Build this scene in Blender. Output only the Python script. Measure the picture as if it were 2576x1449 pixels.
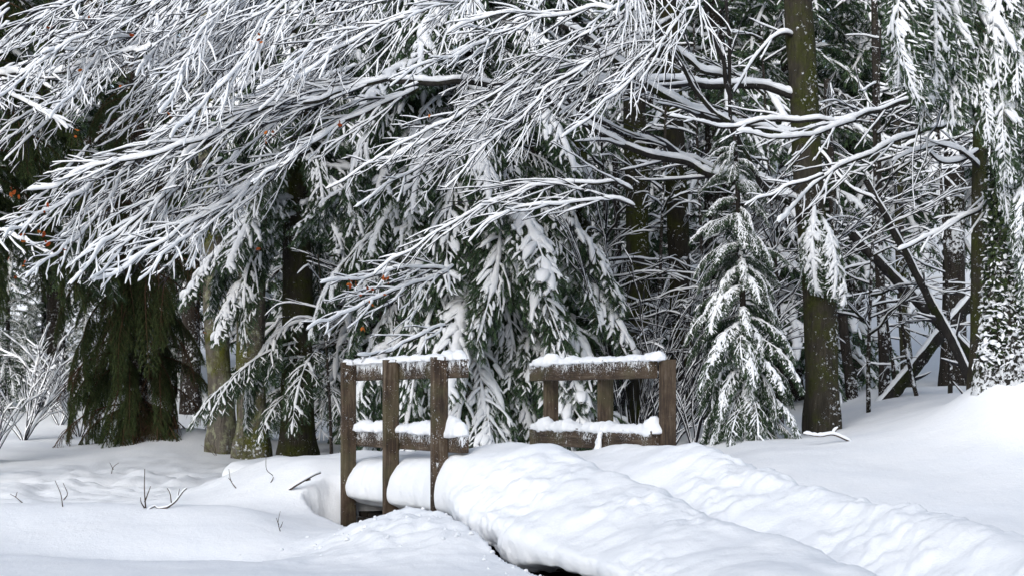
import bpy, math, random
import numpy as np
from mathutils import noise as mnoise, Vector

# ------------------------------------------------------------------ camera, sky, sun, exposure
scene = bpy.context.scene
for o in list(bpy.data.objects):
    bpy.data.objects.remove(o)
C = scene.collection
F, CX, HY, EYE = 4500.0, 1288.0, 1005.0, 1.5      # photo measured at 2576 px width
cam_d = bpy.data.cameras.new('camera')
cam = bpy.data.objects.new('camera', cam_d)
C.objects.link(cam)
cam.location = (0, 0, EYE)
cam.rotation_euler = (math.radians(90), 0, 0)
cam_d.sensor_width = 36.0
cam_d.lens = 36.0 * F / 2576.0
cam_d.shift_y = (HY - 724.5) / 2576.0
cam_d.clip_start = 0.1
cam_d.clip_end = 600
scene.camera = cam

SUN_EL, SUN_AZ = math.radians(27), math.radians(200)   # azimuth clockwise from +Y: behind the camera, a little to the left
world = bpy.data.worlds.new('World')
scene.world = world
world.use_nodes = True
wn = world.node_tree.nodes
wl = world.node_tree.links
wn.clear()
sky = wn.new('ShaderNodeTexSky')
sky.sky_type = 'NISHITA'
sky.sun_disc = False
sky.sun_elevation = SUN_EL
sky.sun_rotation = SUN_AZ
sky.air_density = 1.0
sky.dust_density = 1.5
hs = wn.new('ShaderNodeHueSaturation')
hs.inputs['Saturation'].default_value = 0.62       # thin bright cloud: the blue is washed out all over
bg = wn.new('ShaderNodeBackground')
bg.inputs['Strength'].default_value = 0.11
wo = wn.new('ShaderNodeOutputWorld')
wl.new(sky.outputs[0], hs.inputs['Color'])
wl.new(hs.outputs[0], bg.inputs['Color'])
wl.new(bg.outputs[0], wo.inputs['Surface'])

sun_d = bpy.data.lights.new('sun', 'SUN')
sun_d.energy = 1.4
sun_d.angle = math.radians(40)
sun_d.color = (1.0, 0.99, 0.975)
sun = bpy.data.objects.new('sun', sun_d)
C.objects.link(sun)
sd = Vector((math.sin(SUN_AZ) * math.cos(SUN_EL), math.cos(SUN_AZ) * math.cos(SUN_EL), math.sin(SUN_EL)))
sun.rotation_euler = sd.to_track_quat('Z', 'Y').to_euler()
sun.location = (0, 0, 30)

vs = scene.view_settings
vs.view_transform = 'Standard'
vs.look = 'None'
vs.exposure = 0.82
vs.gamma = 1.0
scene.render.engine = 'CYCLES'
scene.cycles.use_denoising = True
scene.cycles.max_bounces = 4
scene.cycles.diffuse_bounces = 3
scene.cycles.adaptive_threshold = 0.02
scene.cycles.glossy_bounces = 2

R = random.Random(7)
NR = np.random.default_rng(7)

# ------------------------------------------------------------------ helpers
def P(px, py, Y):
    return np.array(((px - CX) * Y / F, Y, EYE + (HY - py) * Y / F))

def nrm(v):
    v = np.asarray(v, float)
    return v / max(1e-9, np.linalg.norm(v))

def smooth01(a, b, x):
    t = np.clip((x - a) / (b - a), 0, 1)
    return t * t * (3 - 2 * t)

def tag(o, label=None, cat=None, group=None, kind=None):
    if label: o['label'] = label
    if cat: o['category'] = cat
    if group: o['group'] = group
    if kind: o['kind'] = kind
    return o

def empty(name, loc, label, cat, group=None):
    o = bpy.data.objects.new(name, None)
    o.empty_display_size = 0.2
    C.objects.link(o)
    o.location = loc
    return tag(o, label, cat, group)

def attach(o, parent):
    """parent a mesh built in world coordinates under an un-rotated empty"""
    if parent is not None:
        o.parent = parent
        p = parent
        loc = Vector((0, 0, 0))
        while p is not None:
            loc += p.location
            p = p.parent
        o.location = -loc
    return o

class MB:
    """collects geometry for ONE mesh"""
    def __init__(self):
        self.v, self.q, self.t, self.qm, self.tm = [], [], [], [], []
        self.n = 0
    def add(self, verts, quads=None, tris=None, mat=0):
        verts = np.asarray(verts, np.float32).reshape(-1, 3)
        if quads is not None and len(quads):
            quads = np.asarray(quads, np.int32).reshape(-1, 4)
            self.q.append(quads + self.n)
            self.qm.append(np.full(len(quads), mat, np.int32))
        if tris is not None and len(tris):
            tris = np.asarray(tris, np.int32).reshape(-1, 3)
            self.t.append(tris + self.n)
            self.tm.append(np.full(len(tris), mat, np.int32))
        self.v.append(verts)
        self.n += len(verts)
    def mesh(self, name, mats, smooth=True):
        me = bpy.data.meshes.new(name)
        if self.n:
            v = np.concatenate(self.v)
            q = np.concatenate(self.q) if self.q else np.zeros((0, 4), np.int32)
            t = np.concatenate(self.t) if self.t else np.zeros((0, 3), np.int32)
            m = np.concatenate(self.qm + self.tm)
            me.vertices.add(len(v))
            me.vertices.foreach_set('co', v.ravel())
            me.loops.add(q.size + t.size)
            me.loops.foreach_set('vertex_index', np.concatenate([q.ravel(), t.ravel()]))
            me.polygons.add(len(q) + len(t))
            me.polygons.foreach_set('loop_start', np.concatenate([np.arange(len(q)) * 4, q.size + np.arange(len(t)) * 3]).astype(np.int32))
            me.polygons.foreach_set('material_index', m)
            me.polygons.foreach_set('use_smooth', np.full(len(q) + len(t), smooth))
            me.update(calc_edges=True)
            me.validate()
        for mt in mats:
            me.materials.append(mt)
        return me
    def build(self, name, mats, parent=None, smooth=True, kind=None):
        if not isinstance(mats, (list, tuple)): mats = [mats]
        o = bpy.data.objects.new(name, self.mesh(name, mats, smooth))
        C.objects.link(o)
        attach(o, parent)
        if kind: o['kind'] = kind
        return o

_ring = {}
def ring_faces(n, k):
    key = (n, k)
    if key not in _ring:
        i = np.arange(n - 1)[:, None] * k
        j = np.arange(k)[None, :]
        j2 = (j + 1) % k
        _ring[key] = np.stack([i + j, i + j2, i + k + j2, i + k + j], -1).reshape(-1, 4)
    return _ring[key]

def frames(p):
    t = np.gradient(p, axis=0)
    t /= np.maximum(1e-9, np.linalg.norm(t, axis=1))[:, None]
    s = np.stack([t[:, 1], -t[:, 0], np.zeros(len(t))], 1)
    l = np.linalg.norm(s, axis=1)
    if (l < 0.05).any():
        mean = s.sum(0)
        mean = mean / np.linalg.norm(mean) if np.linalg.norm(mean) > 1e-3 else np.array((1., 0, 0))
        bad = l < 0.05
        s[bad] = mean
        l = np.linalg.norm(s, axis=1)
    s /= l[:, None]
    n = np.cross(s, t)
    n /= np.maximum(1e-9, np.linalg.norm(n, axis=1))[:, None]
    return t, s, n

def tube(mb, p, r, k=5, mat=0, rough=0.0):
    p = np.asarray(p, float)
    r = np.broadcast_to(np.asarray(r, float), (len(p),))
    t, s, n = frames(p)
    a = np.arange(k) * 2 * math.pi / k
    rr = r[:, None] * np.ones(k)[None]
    if rough:
        rr = rr * (1 + NR.uniform(-rough, rough, rr.shape))
    v = p[:, None] + rr[..., None] * (np.cos(a)[None, :, None] * s[:, None] + np.sin(a)[None, :, None] * n[:, None])
    mb.add(v, ring_faces(len(p), k), mat=mat)

PROF = np.array([(-1, .1), (-.8, .62), (-.3, .98), (.3, .98), (.8, .62), (1, .1), (0, -.22)])
PROF5 = np.array([(-1, .12), (-.6, .85), (.6, .85), (1, .12), (0, -.08)])
def snow_tube(mb, p, base, w, h, mat=0, prof=PROF, lump=0.22, droop=0.0):
    """a cushion of snow lying along the upper side of a twig"""
    p = np.asarray(p, float)
    m = len(p)
    t, s, n = frames(p)
    f = 1 + NR.uniform(-lump, lump, m)
    f = f * (1 + NR.uniform(-lump, lump, m) * 0.5)
    steep = np.clip(np.abs(t[:, 2]), 0, 1)
    f = f * (1 - 0.55 * steep ** 3)
    end = np.ones(m); end[0] = .45; end[-1] = .45
    f = f * end
    w = np.broadcast_to(np.asarray(w, float), (m,)) * f
    h = np.broadcast_to(np.asarray(h, float), (m,)) * f
    b = np.broadcast_to(np.asarray(base, float), (m,))
    up = n * 0.75 + np.array((0, 0, .25))
    v = (p + n * (b * .75)[:, None])[:, None] + (prof[:, 0][None] * w[:, None])[..., None] * s[:, None] + (prof[:, 1][None] * h[:, None])[..., None] * up[:, None]
    mb.add(v, ring_faces(m, len(prof)), mat=mat)

def resample(p, step):
    p = np.asarray(p, float)
    d = np.concatenate([[0], np.cumsum(np.linalg.norm(np.diff(p, axis=0), axis=1))])
    m = max(3, int(d[-1] / step) + 1)
    u = np.linspace(0, d[-1], m)
    return np.stack([np.interp(u, d, p[:, i]) for i in range(3)], 1)

def catmull(p, per=6):
    p = np.asarray(p, float)
    q = np.vstack([2 * p[0] - p[1], p, 2 * p[-1] - p[-2]])
    out = []
    for i in range(1, len(q) - 2):
        a, b, c, d = q[i - 1], q[i], q[i + 1], q[i + 2]
        for t in np.arange(per) / per:
            out.append(.5 * ((2 * b) + (c - a) * t + (2 * a - 5 * b + 4 * c - d) * t * t + (-a + 3 * b - 3 * c + d) * t ** 3))
    out.append(p[-1])
    return np.array(out)

def wiggle(p, amp, step_scale=1.0):
    m = len(p)
    k = max(2, int(m / 4) + 2)
    for i in range(3):
        c = NR.normal(0, amp, k)
        c[0] = 0
        p[:, i] += np.interp(np.linspace(0, k - 1, m), np.arange(k), c)
    return p

def fbm(x, y, z=0.0, o=4):
    return mnoise.fractal(Vector((x, y, z)), 1.0, 2.0, o)

def box(mb, c, ax, ay, az, hx, hy, hz, mat=0, bev=0.004):
    """box with chamfered long edges; ax ay az unit axes"""
    c = np.asarray(c, float)
    pr = [(-hx + bev, -hy), (hx - bev, -hy), (hx, -hy + bev), (hx, hy - bev), (hx - bev, hy), (-hx + bev, hy), (-hx, hy - bev), (-hx, -hy + bev)]
    lv = [-hz, hz]
    v = [c + ax * a + ay * b + az * l for l in lv for (a, b) in pr]
    f = ring_faces(2, 8)
    mb.add(v, f, mat=mat)
    mb.add(v, [(0, 3, 2, 1), (0, 7, 4, 3), (7, 6, 5, 4), (8, 9, 10, 11), (8, 11, 12, 15), (12, 13, 14, 15)], mat=mat)

# ------------------------------------------------------------------ materials
def new_mat(name):
    m = bpy.data.materials.new(name)
    m.use_nodes = True
    nt = m.node_tree
    b = nt.nodes['Principled BSDF']
    return m, nt, b

def N(nt, t, **kw):
    n = nt.nodes.new(t)
    for k, v in kw.items():
        setattr(n, k, v)
    return n

def ramp(nt, fac, stops):
    r = N(nt, 'ShaderNodeValToRGB')
    el = r.color_ramp.elements
    while len(el) < len(stops): el.new(0.5)
    for e, (p, c) in zip(el, stops):
        e.position = p
        e.color = (c[0], c[1], c[2], 1) if len(c) == 3 else c
    nt.links.new(fac, r.inputs[0])
    return r

def tex(nt, scale, detail=4, rough=.6, vec=None, dist=0.0):
    t = N(nt, 'ShaderNodeTexNoise')
    t.inputs['Scale'].default_value = scale
    t.inputs['Detail'].default_value = detail
    t.inputs['Roughness'].default_value = rough
    t.inputs['Distortion'].default_value = dist
    if vec is not None: nt.links.new(vec, t.inputs['Vector'])
    return t

def geo_pos(nt):
    return N(nt, 'ShaderNodeNewGeometry').outputs['Position']

def objvec(nt, scale=(1, 1, 1)):
    tc = N(nt, 'ShaderNodeTexCoord')
    mp = N(nt, 'ShaderNodeMapping')
    mp.inputs['Scale'].default_value = scale
    nt.links.new(tc.outputs['Object'], mp.inputs['Vector'])
    return mp.outputs['Vector']

def mixc(nt, fac, a, b):
    m = N(nt, 'ShaderNodeMix', data_type='RGBA')
    if hasattr(fac, 'links') or hasattr(fac, 'is_linked'): nt.links.new(fac, m.inputs[0])
    else: m.inputs[0].default_value = fac
    for i, c in ((6, a), (7, b)):
        if hasattr(c, 'is_linked'): nt.links.new(c, m.inputs[i])
        else: m.inputs[i].default_value = (*c, 1)
    return m.outputs[2]

def math_n(nt, op, a, b=None):
    m = N(nt, 'ShaderNodeMath', operation=op)
    for i, c in enumerate((a, b)):
        if c is None: continue
        if hasattr(c, 'is_linked'): nt.links.new(c, m.inputs[i])
        else: m.inputs[i].default_value = c
    return m.outputs[0]

def bump(nt, b, height, strength, dist):
    n = N(nt, 'ShaderNodeBump')
    n.inputs['Strength'].default_value = strength
    n.inputs['Distance'].default_value = dist
    nt.links.new(height, n.inputs['Height'])
    nt.links.new(n.outputs[0], b.inputs['Normal'])

SNOW = (0.86, 0.885, 0.92)
def snow_material(name, bump_s, bump_d, scale):
    m, nt, b = new_mat(name)
    pos = geo_pos(nt)
    t = tex(nt, scale, 5, .65, pos)
    c = ramp(nt, t.outputs[0], [(.3, (.83, .86, .905)), (.7, (.885, .905, .935))])
    nt.links.new(c.outputs[0], b.inputs['Base Color'])
    b.inputs['Roughness'].default_value = .75
    b.inputs['Specular IOR Level'].default_value = .2
    t2 = tex(nt, scale * 4, 4, .7, pos)
    bump(nt, b, t2.outputs[0], bump_s, bump_d)
    return m
M_SNOW = snow_material('snow_cushion', .5, .012, 30)

def ground_material():
    m, nt, b = new_mat('snow_cover')
    g = N(nt, 'ShaderNodeNewGeometry')
    pos = g.outputs['Position']
    t = tex(nt, 2.2, 5, .6, pos)
    c = ramp(nt, t.outputs[0], [(.3, (.83, .86, .905)), (.7, (.885, .905, .935))])
    sep = N(nt, 'ShaderNodeSeparateXYZ')
    nt.links.new(pos, sep.inputs[0])
    e = tex(nt, 9, 4, .6, pos)
    zz = math_n(nt, 'ADD', sep.outputs[2], math_n(nt, 'MULTIPLY', math_n(nt, 'SUBTRACT', e.outputs[0], .5), .12))
    low = N(nt, 'ShaderNodeMapRange')
    low.inputs['From Min'].default_value = .46
    low.inputs['From Max'].default_value = .42
    nt.links.new(zz, low.inputs['Value'])
    soil = ramp(nt, e.outputs[0], [(.35, (.006, .005, .004)), (.7, (.03, .024, .018))])
    nt.links.new(mixc(nt, low.outputs[0], c.outputs[0], soil.outputs[0]), b.inputs['Base Color'])
    b.inputs['Roughness'].default_value = .75
    b.inputs['Specular IOR Level'].default_value = .2
    t2 = tex(nt, 26, 6, .68, pos)
    t3 = tex(nt, 120, 3, .6, pos)
    h = math_n(nt, 'ADD', t2.outputs[0], math_n(nt, 'MULTIPLY', t3.outputs[0], .35))
    bump(nt, b, h, .35, .02)
    return m
M_GROUND = ground_material()

def bark_material(name, dark, light, moss, moss_lo, moss_hi, specks=.62, wscale=(6, 6, 1.2), wind=(.3, -.9, .25), lichen=None):
    m, nt, b = new_mat(name)
    v = objvec(nt, wscale)
    pos = geo_pos(nt)
    t = tex(nt, 4, 7, .7, v, .4)
    c = ramp(nt, t.outputs[0], [(.28, dark), (.55, tuple((a + q) / 2 for a, q in zip(dark, light))), (.75, light)])
    col = c.outputs[0]
    if lichen:
        tl = tex(nt, 9, 6, .7, pos)
        fl = ramp(nt, tl.outputs[0], [(.5, (0, 0, 0)), (.6, (1, 1, 1))])
        col = mixc(nt, fl.outputs[0], col, lichen)
    tm = tex(nt, 2.6, 6, .72, pos, .3)
    fm = ramp(nt, tm.outputs[0], [(moss_lo, (0, 0, 0)), (moss_hi, (1, 1, 1))])
    tmm = tex(nt, 40, 3, .6, pos)
    mossc = ramp(nt, tmm.outputs[0], [(.3, tuple(q * .45 for q in moss)), (.7, moss)])
    col = mixc(nt, fm.outputs[0], col, mossc.outputs[0])
    # snow blown into the bark on the weather side
    g = N(nt, 'ShaderNodeNewGeometry')
    dot = N(nt, 'ShaderNodeVectorMath', operation='DOT_PRODUCT')
    nt.links.new(g.outputs['Normal'], dot.inputs[0])
    dot.inputs[1].default_value = wind
    ts = tex(nt, 30, 6, .72, pos, .2)
    tl2 = tex(nt, 1.7, 3, .6, pos)
    s = math_n(nt, 'ADD', math_n(nt, 'ADD', ts.outputs[0], math_n(nt, 'MULTIPLY', math_n(nt, 'SUBTRACT', tl2.outputs[0], .5), .5)), math_n(nt, 'MULTIPLY', dot.outputs['Value'], .07))
    fs = ramp(nt, s, [(specks, (0, 0, 0)), (specks + .025, (1, 1, 1))])
    col = mixc(nt, fs.outputs[0], col, SNOW)
    nt.links.new(col, b.inputs['Base Color'])
    b.inputs['Roughness'].default_value = .9
    b.inputs['Specular IOR Level'].default_value = .15
    hh = math_n(nt, 'ADD', t.outputs[0], math_n(nt, 'MULTIPLY', fs.outputs[0], .6))
    bump(nt, b, hh, 1.0, .05)
    return m
M_BARK_LICHEN = bark_material('lichen_bark', (.07, .062, .055), (.22, .20, .17), (.13, .14, .03), .47, .60, .66, lichen=(.28, .29, .20))
M_BARK_MOSS = bark_material('mossy_bark', (.022, .020, .016), (.085, .075, .058), (.062, .072, .018), .45, .6, .665)
M_BARK_DARK = bark_material('dark_bark', (.014, .012, .011), (.07, .06, .052), (.03, .038, .012), .55, .68, .62)
M_BARK_IVY = bark_material('snowy_bark', (.014, .013, .011), (.06, .055, .045), (.04, .05, .016), .5, .62, .53)

def plain(name, c1, c2, scale=20, rough=.85, spec=.2, island=False):
    m, nt, b = new_mat(name)
    if island:
        g = N(nt, 'ShaderNodeNewGeometry')
        fac = g.outputs['Random Per Island']
    else:
        fac = tex(nt, scale, 4, .6, geo_pos(nt)).outputs[0]
    r = ramp(nt, fac, [(.25, c1), (.75, c2)])
    nt.links.new(r.outputs[0], b.inputs['Base Color'])
    b.inputs['Roughness'].default_value = rough
    b.inputs['Specular IOR Level'].default_value = spec
    return m
M_TWIG = plain('beech_twig_bark', (.014, .015, .020), (.035, .034, .040))
M_LIMB = bark_material('beech_limb_bark', (.014, .013, .014), (.055, .05, .046), (.03, .038, .010), .5, .62, .70)
M_DEAD = plain('dead_twig', (.03, .021, .016), (.085, .06, .045))
M_DRY = plain('dry_brown_twig', (.035, .02, .012), (.10, .06, .035))
M_NEEDLE = plain('spruce_needles', (.030, .060, .038), (.095, .150, .075), island=True, rough=.6)
M_NEEDLE_D = plain('dark_spruce_needles', (.022, .042, .016), (.085, .115, .040), island=True, rough=.6)
M_LEAF = plain('dry_beech_leaf', (.20, .035, .008), (.34, .10, .02), island=True)
M_IVY = plain('ivy_leaf', (.012, .022, .010), (.04, .06, .02), island=True, rough=.5)
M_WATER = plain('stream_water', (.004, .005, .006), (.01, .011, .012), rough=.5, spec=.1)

def wood_material(name, rot, scl):
    m, nt, b = new_mat(name)
    v = objvec(nt, (1, 1, 1))
    pos = geo_pos(nt)
    gm = N(nt, 'ShaderNodeMapping', vector_type='POINT'); gm.inputs['Rotation'].default_value = (0, 0, rot); nt.links.new(pos, gm.inputs['Vector'])
    gs = N(nt, 'ShaderNodeMapping'); gs.inputs['Scale'].default_value = scl; nt.links.new(gm.outputs[0], gs.inputs['Vector'])
    t1_ = tex(nt, 3, 9, .75, gs.outputs[0], .5)
    t0_ = tex(nt, 4, 5, .7, pos, .4)
    t = N(nt, 'ShaderNodeMath', operation='MULTIPLY_ADD'); nt.links.new(t1_.outputs[0], t.inputs[0]); t.inputs[1].default_value = .62; nt.links.new(math_n(nt, 'MULTIPLY', t0_.outputs[0], .38), t.inputs[2])
    fine = tex(nt, 60, 4, .7, pos)
    c = ramp(nt, t.outputs[0], [(.38, (.014, .010, .008)), (.47, (.048, .032, .022)), (.54, (.098, .068, .045)), (.64, (.20, .165, .125))])
    c2 = mixc(nt, math_n(nt, 'MULTIPLY', fine.outputs[0], .5), c.outputs[0], (.035, .028, .022))
    tm = tex(nt, 3.1, 4, .6, pos)
    fm = ramp(nt, tm.outputs[0], [(.52, (0, 0, 0)), (.66, (.55, .55, .55))])
    c3 = mixc(nt, fm.outputs[0], c2, (.085, .082, .04))
    # snow driven onto the wood: denser near the upper edges stored in the attribute
    at = N(nt, 'ShaderNodeAttribute', attribute_name='snowy')
    mpv = N(nt, 'ShaderNodeMapping'); mpv.inputs['Scale'].default_value = (1, 1, .45); nt.links.new(pos, mpv.inputs['Vector'])
    ts = tex(nt, 44, 6, .72, mpv.outputs[0], .3)
    tb = tex(nt, 130, 2, .5, pos)
    mm = math_n(nt, 'MAXIMUM', ts.outputs[0], math_n(nt, 'SUBTRACT', tb.outputs[0], .04))
    tcl = tex(nt, 6, 4, .6, pos)
    s = math_n(nt, 'ADD', math_n(nt, 'ADD', mm, math_n(nt, 'MULTIPLY', math_n(nt, 'SUBTRACT', tcl.outputs[0], .52), .45)), math_n(nt, 'MULTIPLY', at.outputs['Fac'], .56))
    fs = ramp(nt, s, [(.675, (0, 0, 0)), (.70, (1, 1, 1))])
    c4 = mixc(nt, fs.outputs[0], c3, SNOW)
    nt.links.new(c4, b.inputs['Base Color'])
    b.inputs['Roughness'].default_value = .8
    b.inputs['Specular IOR Level'].default_value = .25
    bump(nt, b, math_n(nt, 'ADD', t.outputs[0], math_n(nt, 'ADD', math_n(nt, 'MULTIPLY', fs.outputs[0], .6), math_n(nt, 'MULTIPLY', fine.outputs[0], .3))), .9, .016)
    return m
M_WOOD = wood_material('bridge_post_wood', 0, (16, 16, 1.2))
M_RAIL = wood_material('bridge_rail_wood', -math.atan2(math.sin(math.radians(65.6)), -math.cos(math.radians(65.6))), (1.2, 16, 16))
M_GAP_SHADE = plain('gap_shade_wood', (.006, .005, .004), (.02, .015, .011), 30)  # shade of the gap under the deck, painted into the wood colour

# ------------------------------------------------------------------ ground
TH = math.radians(65.6)
DV = np.array((-math.cos(TH), math.sin(TH), 0.0))        # along the footbridge, away from the camera
WV = np.array((math.sin(TH), math.cos(TH), 0.0))         # across it, to the right
P3N = np.array((-0.4595, 11.30))                         # nearest post of the left railing
def uv(x, y):
    dx, dy = x - P3N[0], y - P3N[1]
    return -(dx * DV[0] + dy * DV[1]), dx * WV[0] + dy * WV[1]

def H0(x, y):
    z = .60 + .03 * np.maximum(y - 10, -2) + .11 * np.maximum(y - 24, 0) + .12 * np.maximum(y - 32, 0) - .22 * np.maximum(y - 75, 0)
    z = z + .47 * smooth01(.7, 1.9, x) * smooth01(9.8, 13.4, y) + .27 * smooth01(2.4, 4.2, x) * smooth01(11, 14.5, y)
    z = z + .27 * np.exp(-((x - 3.62) ** 2 / .13 + (y - 12.95) ** 2 / .30)) + .20 * np.exp(-((x - 4.0) ** 2 / 1.4 + (y - 13.2) ** 2 / 2.2))
    z = z + .12 * np.exp(-((x - 3.3) ** 2 / 1.8 + (y - 9.6) ** 2 / 1.0))
    u_, v_ = uv(x, y)
    z = z + .36 * np.exp(-(np.maximum(0, -v_ - .12) / .62) ** 2) * smooth01(-1.25, -2.25, u_) * smooth01(-4.6, -2.6, u_) * (1 - smooth01(.25, .8, v_))
    z = z + .24 * np.exp(-((x + 3.9) ** 2 / .5 + (y - 21.3) ** 2 / 1.2))
    z = z + .15 * np.exp(-((y - 11.7 + .12 * (x + 2)) / .62) ** 2) * smooth01(-1.0, -1.9, x)
    z = z + .24 * np.exp(-((x + .66) ** 2 / .20 + (y - 10.75) ** 2 / .40)) + .12 * np.exp(-((x + .25) ** 2 / .16 + (y - 10.2) ** 2 / .3))
    z = z - .12 * np.exp(-((x + 2.0) ** 2 / 1.2 + (y - 10.6) ** 2 / .12))
    return z

def trench(x, y):
    u, v = uv(x, y)
    wide = .19 * smooth01(-1.85, -1.70, u) * (1 - smooth01(-.55, -.15, u)) + .105 * smooth01(.55, .9, u) * (1 - smooth01(2.6, 3.2, u)) + .03
    act = smooth01(-1.86, -1.72, u) * (1 - smooth01(2.8, 3.6, u))
    c = -.10
    side = 1 - smooth01(wide * .75, wide * 1.15, np.abs(v - c))
    under = smooth01(-.10, -.02, v) * (1 - smooth01(1.35, 1.6, v))
    return act * np.maximum(side, under)

def _n2(x, y):
    x = float(x); y = float(y)
    n = .05 * fbm(x * .55, y * .55, 3.1, 3) * min(1, .35 + .08 * abs(y - 6))
    rough = .35 + .65 * math.exp(-((x + .7) ** 2 + (y - 10.5) ** 2) / 1.0) + .7 * math.exp(-((x + 3.2) ** 2 / 3 + (y - 14.5) ** 2 / 3))
    c = math.exp(-((x + .5) ** 2 / .5 + (y - 10.6) ** 2 / .5))
    if c > .05: n += c * (.03 * fbm(x * 9, y * 9, 1.7, 4) + .05 * (.4 - mnoise.voronoi(Vector((x * 6, y * 6, .5)))[0][0]))
    e = math.exp(-((x + 3.6) ** 2 / 3.2 + (y - 16.0) ** 2 / 5))
    if e > .05: n += e * (.06 * fbm(x * 4, y * 3, 6.7, 5) + .05 * (.4 - mnoise.voronoi(Vector((x * 4, y * 3, 2.5)))[0][0]))
    return n + .022 * rough * fbm(x * 2.6, y * 2.6, 8.7, 5)

def H(x, y):
    """ground height for placing things"""
    X, Y_ = np.array(float(x)), np.array(float(y))
    return float(H0(X, Y_)) + _n2(x, y) - .62 * float(trench(X, Y_))

def build_ground():
    ys = np.concatenate([np.linspace(-14.0, 1.0, 12, endpoint=False), np.linspace(1.0, 8.2, 26, endpoint=False), np.linspace(8.2, 15.5, 330, endpoint=False), np.geomspace(15.5, 30, 110, endpoint=False), np.geomspace(30, 160, 60)])
    nx = 340
    us = np.linspace(-1, 1, nx)
    Y = np.repeat(ys[:, None], nx, 1)
    X = (.40 * np.abs(Y) + 1.5 + 12 * smooth01(7, -2, Y)) * (0.55 * us + 0.45 * us ** 3)[None]
    Nz = np.array([_n2(a, b) for a, b in zip(X.ravel(), Y.ravel())]).reshape(X.shape)
    Z = H0(X, Y) + Nz - .62 * trench(X, Y)
    v = np.stack([X, Y, Z], -1)
    mb = MB()
    ny = len(ys)
    i = np.arange(ny - 1)[:, None] * nx; j = np.arange(nx - 1)[None]
    mb.add(v, np.stack([i + j, i + j + 1, i + nx + j + 1, i + nx + j], -1).reshape(-1, 4))
    o = mb.build('snow_ground', M_GROUND)
    tag(o, kind='structure', label='snow covering the forest floor and stream bank')
build_ground()

def build_path():
    """deep snow lying on the boardwalk and path, bulging over its left edge"""
    us = np.concatenate([np.linspace(-5.0, -2.4, 40, endpoint=False), np.linspace(-2.4, 4.6, 480)])
    def T(u):
        return np.interp(u, [-5, -3, -2, -.6, .1, .6, 1.2, 2, 3, 4, 5.8], [.98, 1.05, 1.10, 1.14, 1.21, 1.20, 1.12, .97, .79, .66, .55])
    rows = []
    for u in us:
        t = T(u) + .03 * fbm(u * .8, 1.7, 5.5, 3)
        free = float(smooth01(.12, .7, u))
        b = -.030 - .10 * free + .035 * fbm(u * 1.7, 9.1, 2.0, 3)
        base = .75 - .20 * float(smooth01(.1, 1.4, u))
        hgt = t - base
        rg = .13 * float(smooth01(1.6, 3.6, u))
        ctl = np.array([(.30, base - .02), (.10, base), (b + .06, base + .035 * hgt / .45), (b + .005, base + .17 * hgt), (b, base + .42 * hgt), (b + .035 + .07 * free, base + (.66 - .05 * free) * hgt),
                        (b + .12 + .13 * free, base + (.87 - .05 * free) * hgt), (.34, t + .0), (.55, t + .015), (.84, t - .10 - .05 * free), (1.08, t - .06 + .5 * rg), (1.32, t + .015 * (1 - free) + .04 * free + rg), (1.52, t - .05 + .03 * free + rg),
                        (1.78, t - .22 + .8 * rg), (2.05, t - .40 + .5 * rg), (2.5, t - .72)])
        c = catmull(np.column_stack([ctl, np.zeros(len(ctl))]), 10)[:, :2]
        rows.append(c)
    rows = np.array(rows)
    m = rows.shape[1]
    V = np.zeros((len(us), m, 3))
    for i, u in enumerate(us):
        for j in range(m):
            v_, z_ = rows[i, j]
            p = np.array((P3N[0], P3N[1], 0)) - DV * u + WV * v_ + np.array((0, 0, z_))
            V[i, j] = p
    # normals by differences, then lumpy displacement
    du = np.gradient(V, axis=0); dvv = np.gradient(V, axis=1)
    nn = np.cross(dvv, du)
    nn /= np.maximum(1e-9, np.linalg.norm(nn, axis=2))[..., None]
    if nn[len(us) // 2, m // 2, 2] < 0: nn = -nn
    for i, u in enumerate(us):
        amp = .28 + .72 * float(smooth01(.15, .9, u))
        for j in range(m):
            x, y, z = V[i, j]
            a = fbm(x * 1.1, y * 1.1, z * 1.1 + 4, 2) * .065
            q = mnoise.cell_vector(Vector((x * 5, y * 5, z * 5)))
            d = mnoise.voronoi(Vector((x * 4.2 + .3 * fbm(x * 3, y * 3, z), y * 4.2, z * 4.2)))[0][0]
            l = (.45 - d) * .028
            msk = max(0., min(1., .5 + 1.6 * fbm(x * 1.3 + 7, y * 1.3, z + 2.2, 3)))
            wx, wy = x + .05 * fbm(x * 6, y * 6, 1, 2), y + .05 * fbm(x * 6, y * 6, 9, 2)
            d2 = mnoise.voronoi(Vector((wx * 9, wy * 9, z * 9)))[0][0]
            f2 = fbm(x * 4, y * 4, z * 4, 5) * .014 + msk * (.42 - d2) * .046 + msk * abs(fbm(x * 22, y * 22, z * 22, 3)) * .010
            V[i, j] += nn[i, j] * amp * (a + l * (.35 + .75 * max(0, fbm(x * .9, y * .9, 7.7, 2) + .55)) + f2)
    mb = MB()
    i = np.arange(len(us) - 1)[:, None] * m; j = np.arange(m - 1)[None]
    mb.add(V, np.stack([i + j, i + j + 1, i + m + j + 1, i + m + j], -1).reshape(-1, 4)[:, ::-1])
    o = mb.build('snow_path', M_GROUND)
    tag(o, kind='structure', label='deep lumpy snow piled on the path over the footbridge')
build_path()

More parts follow.
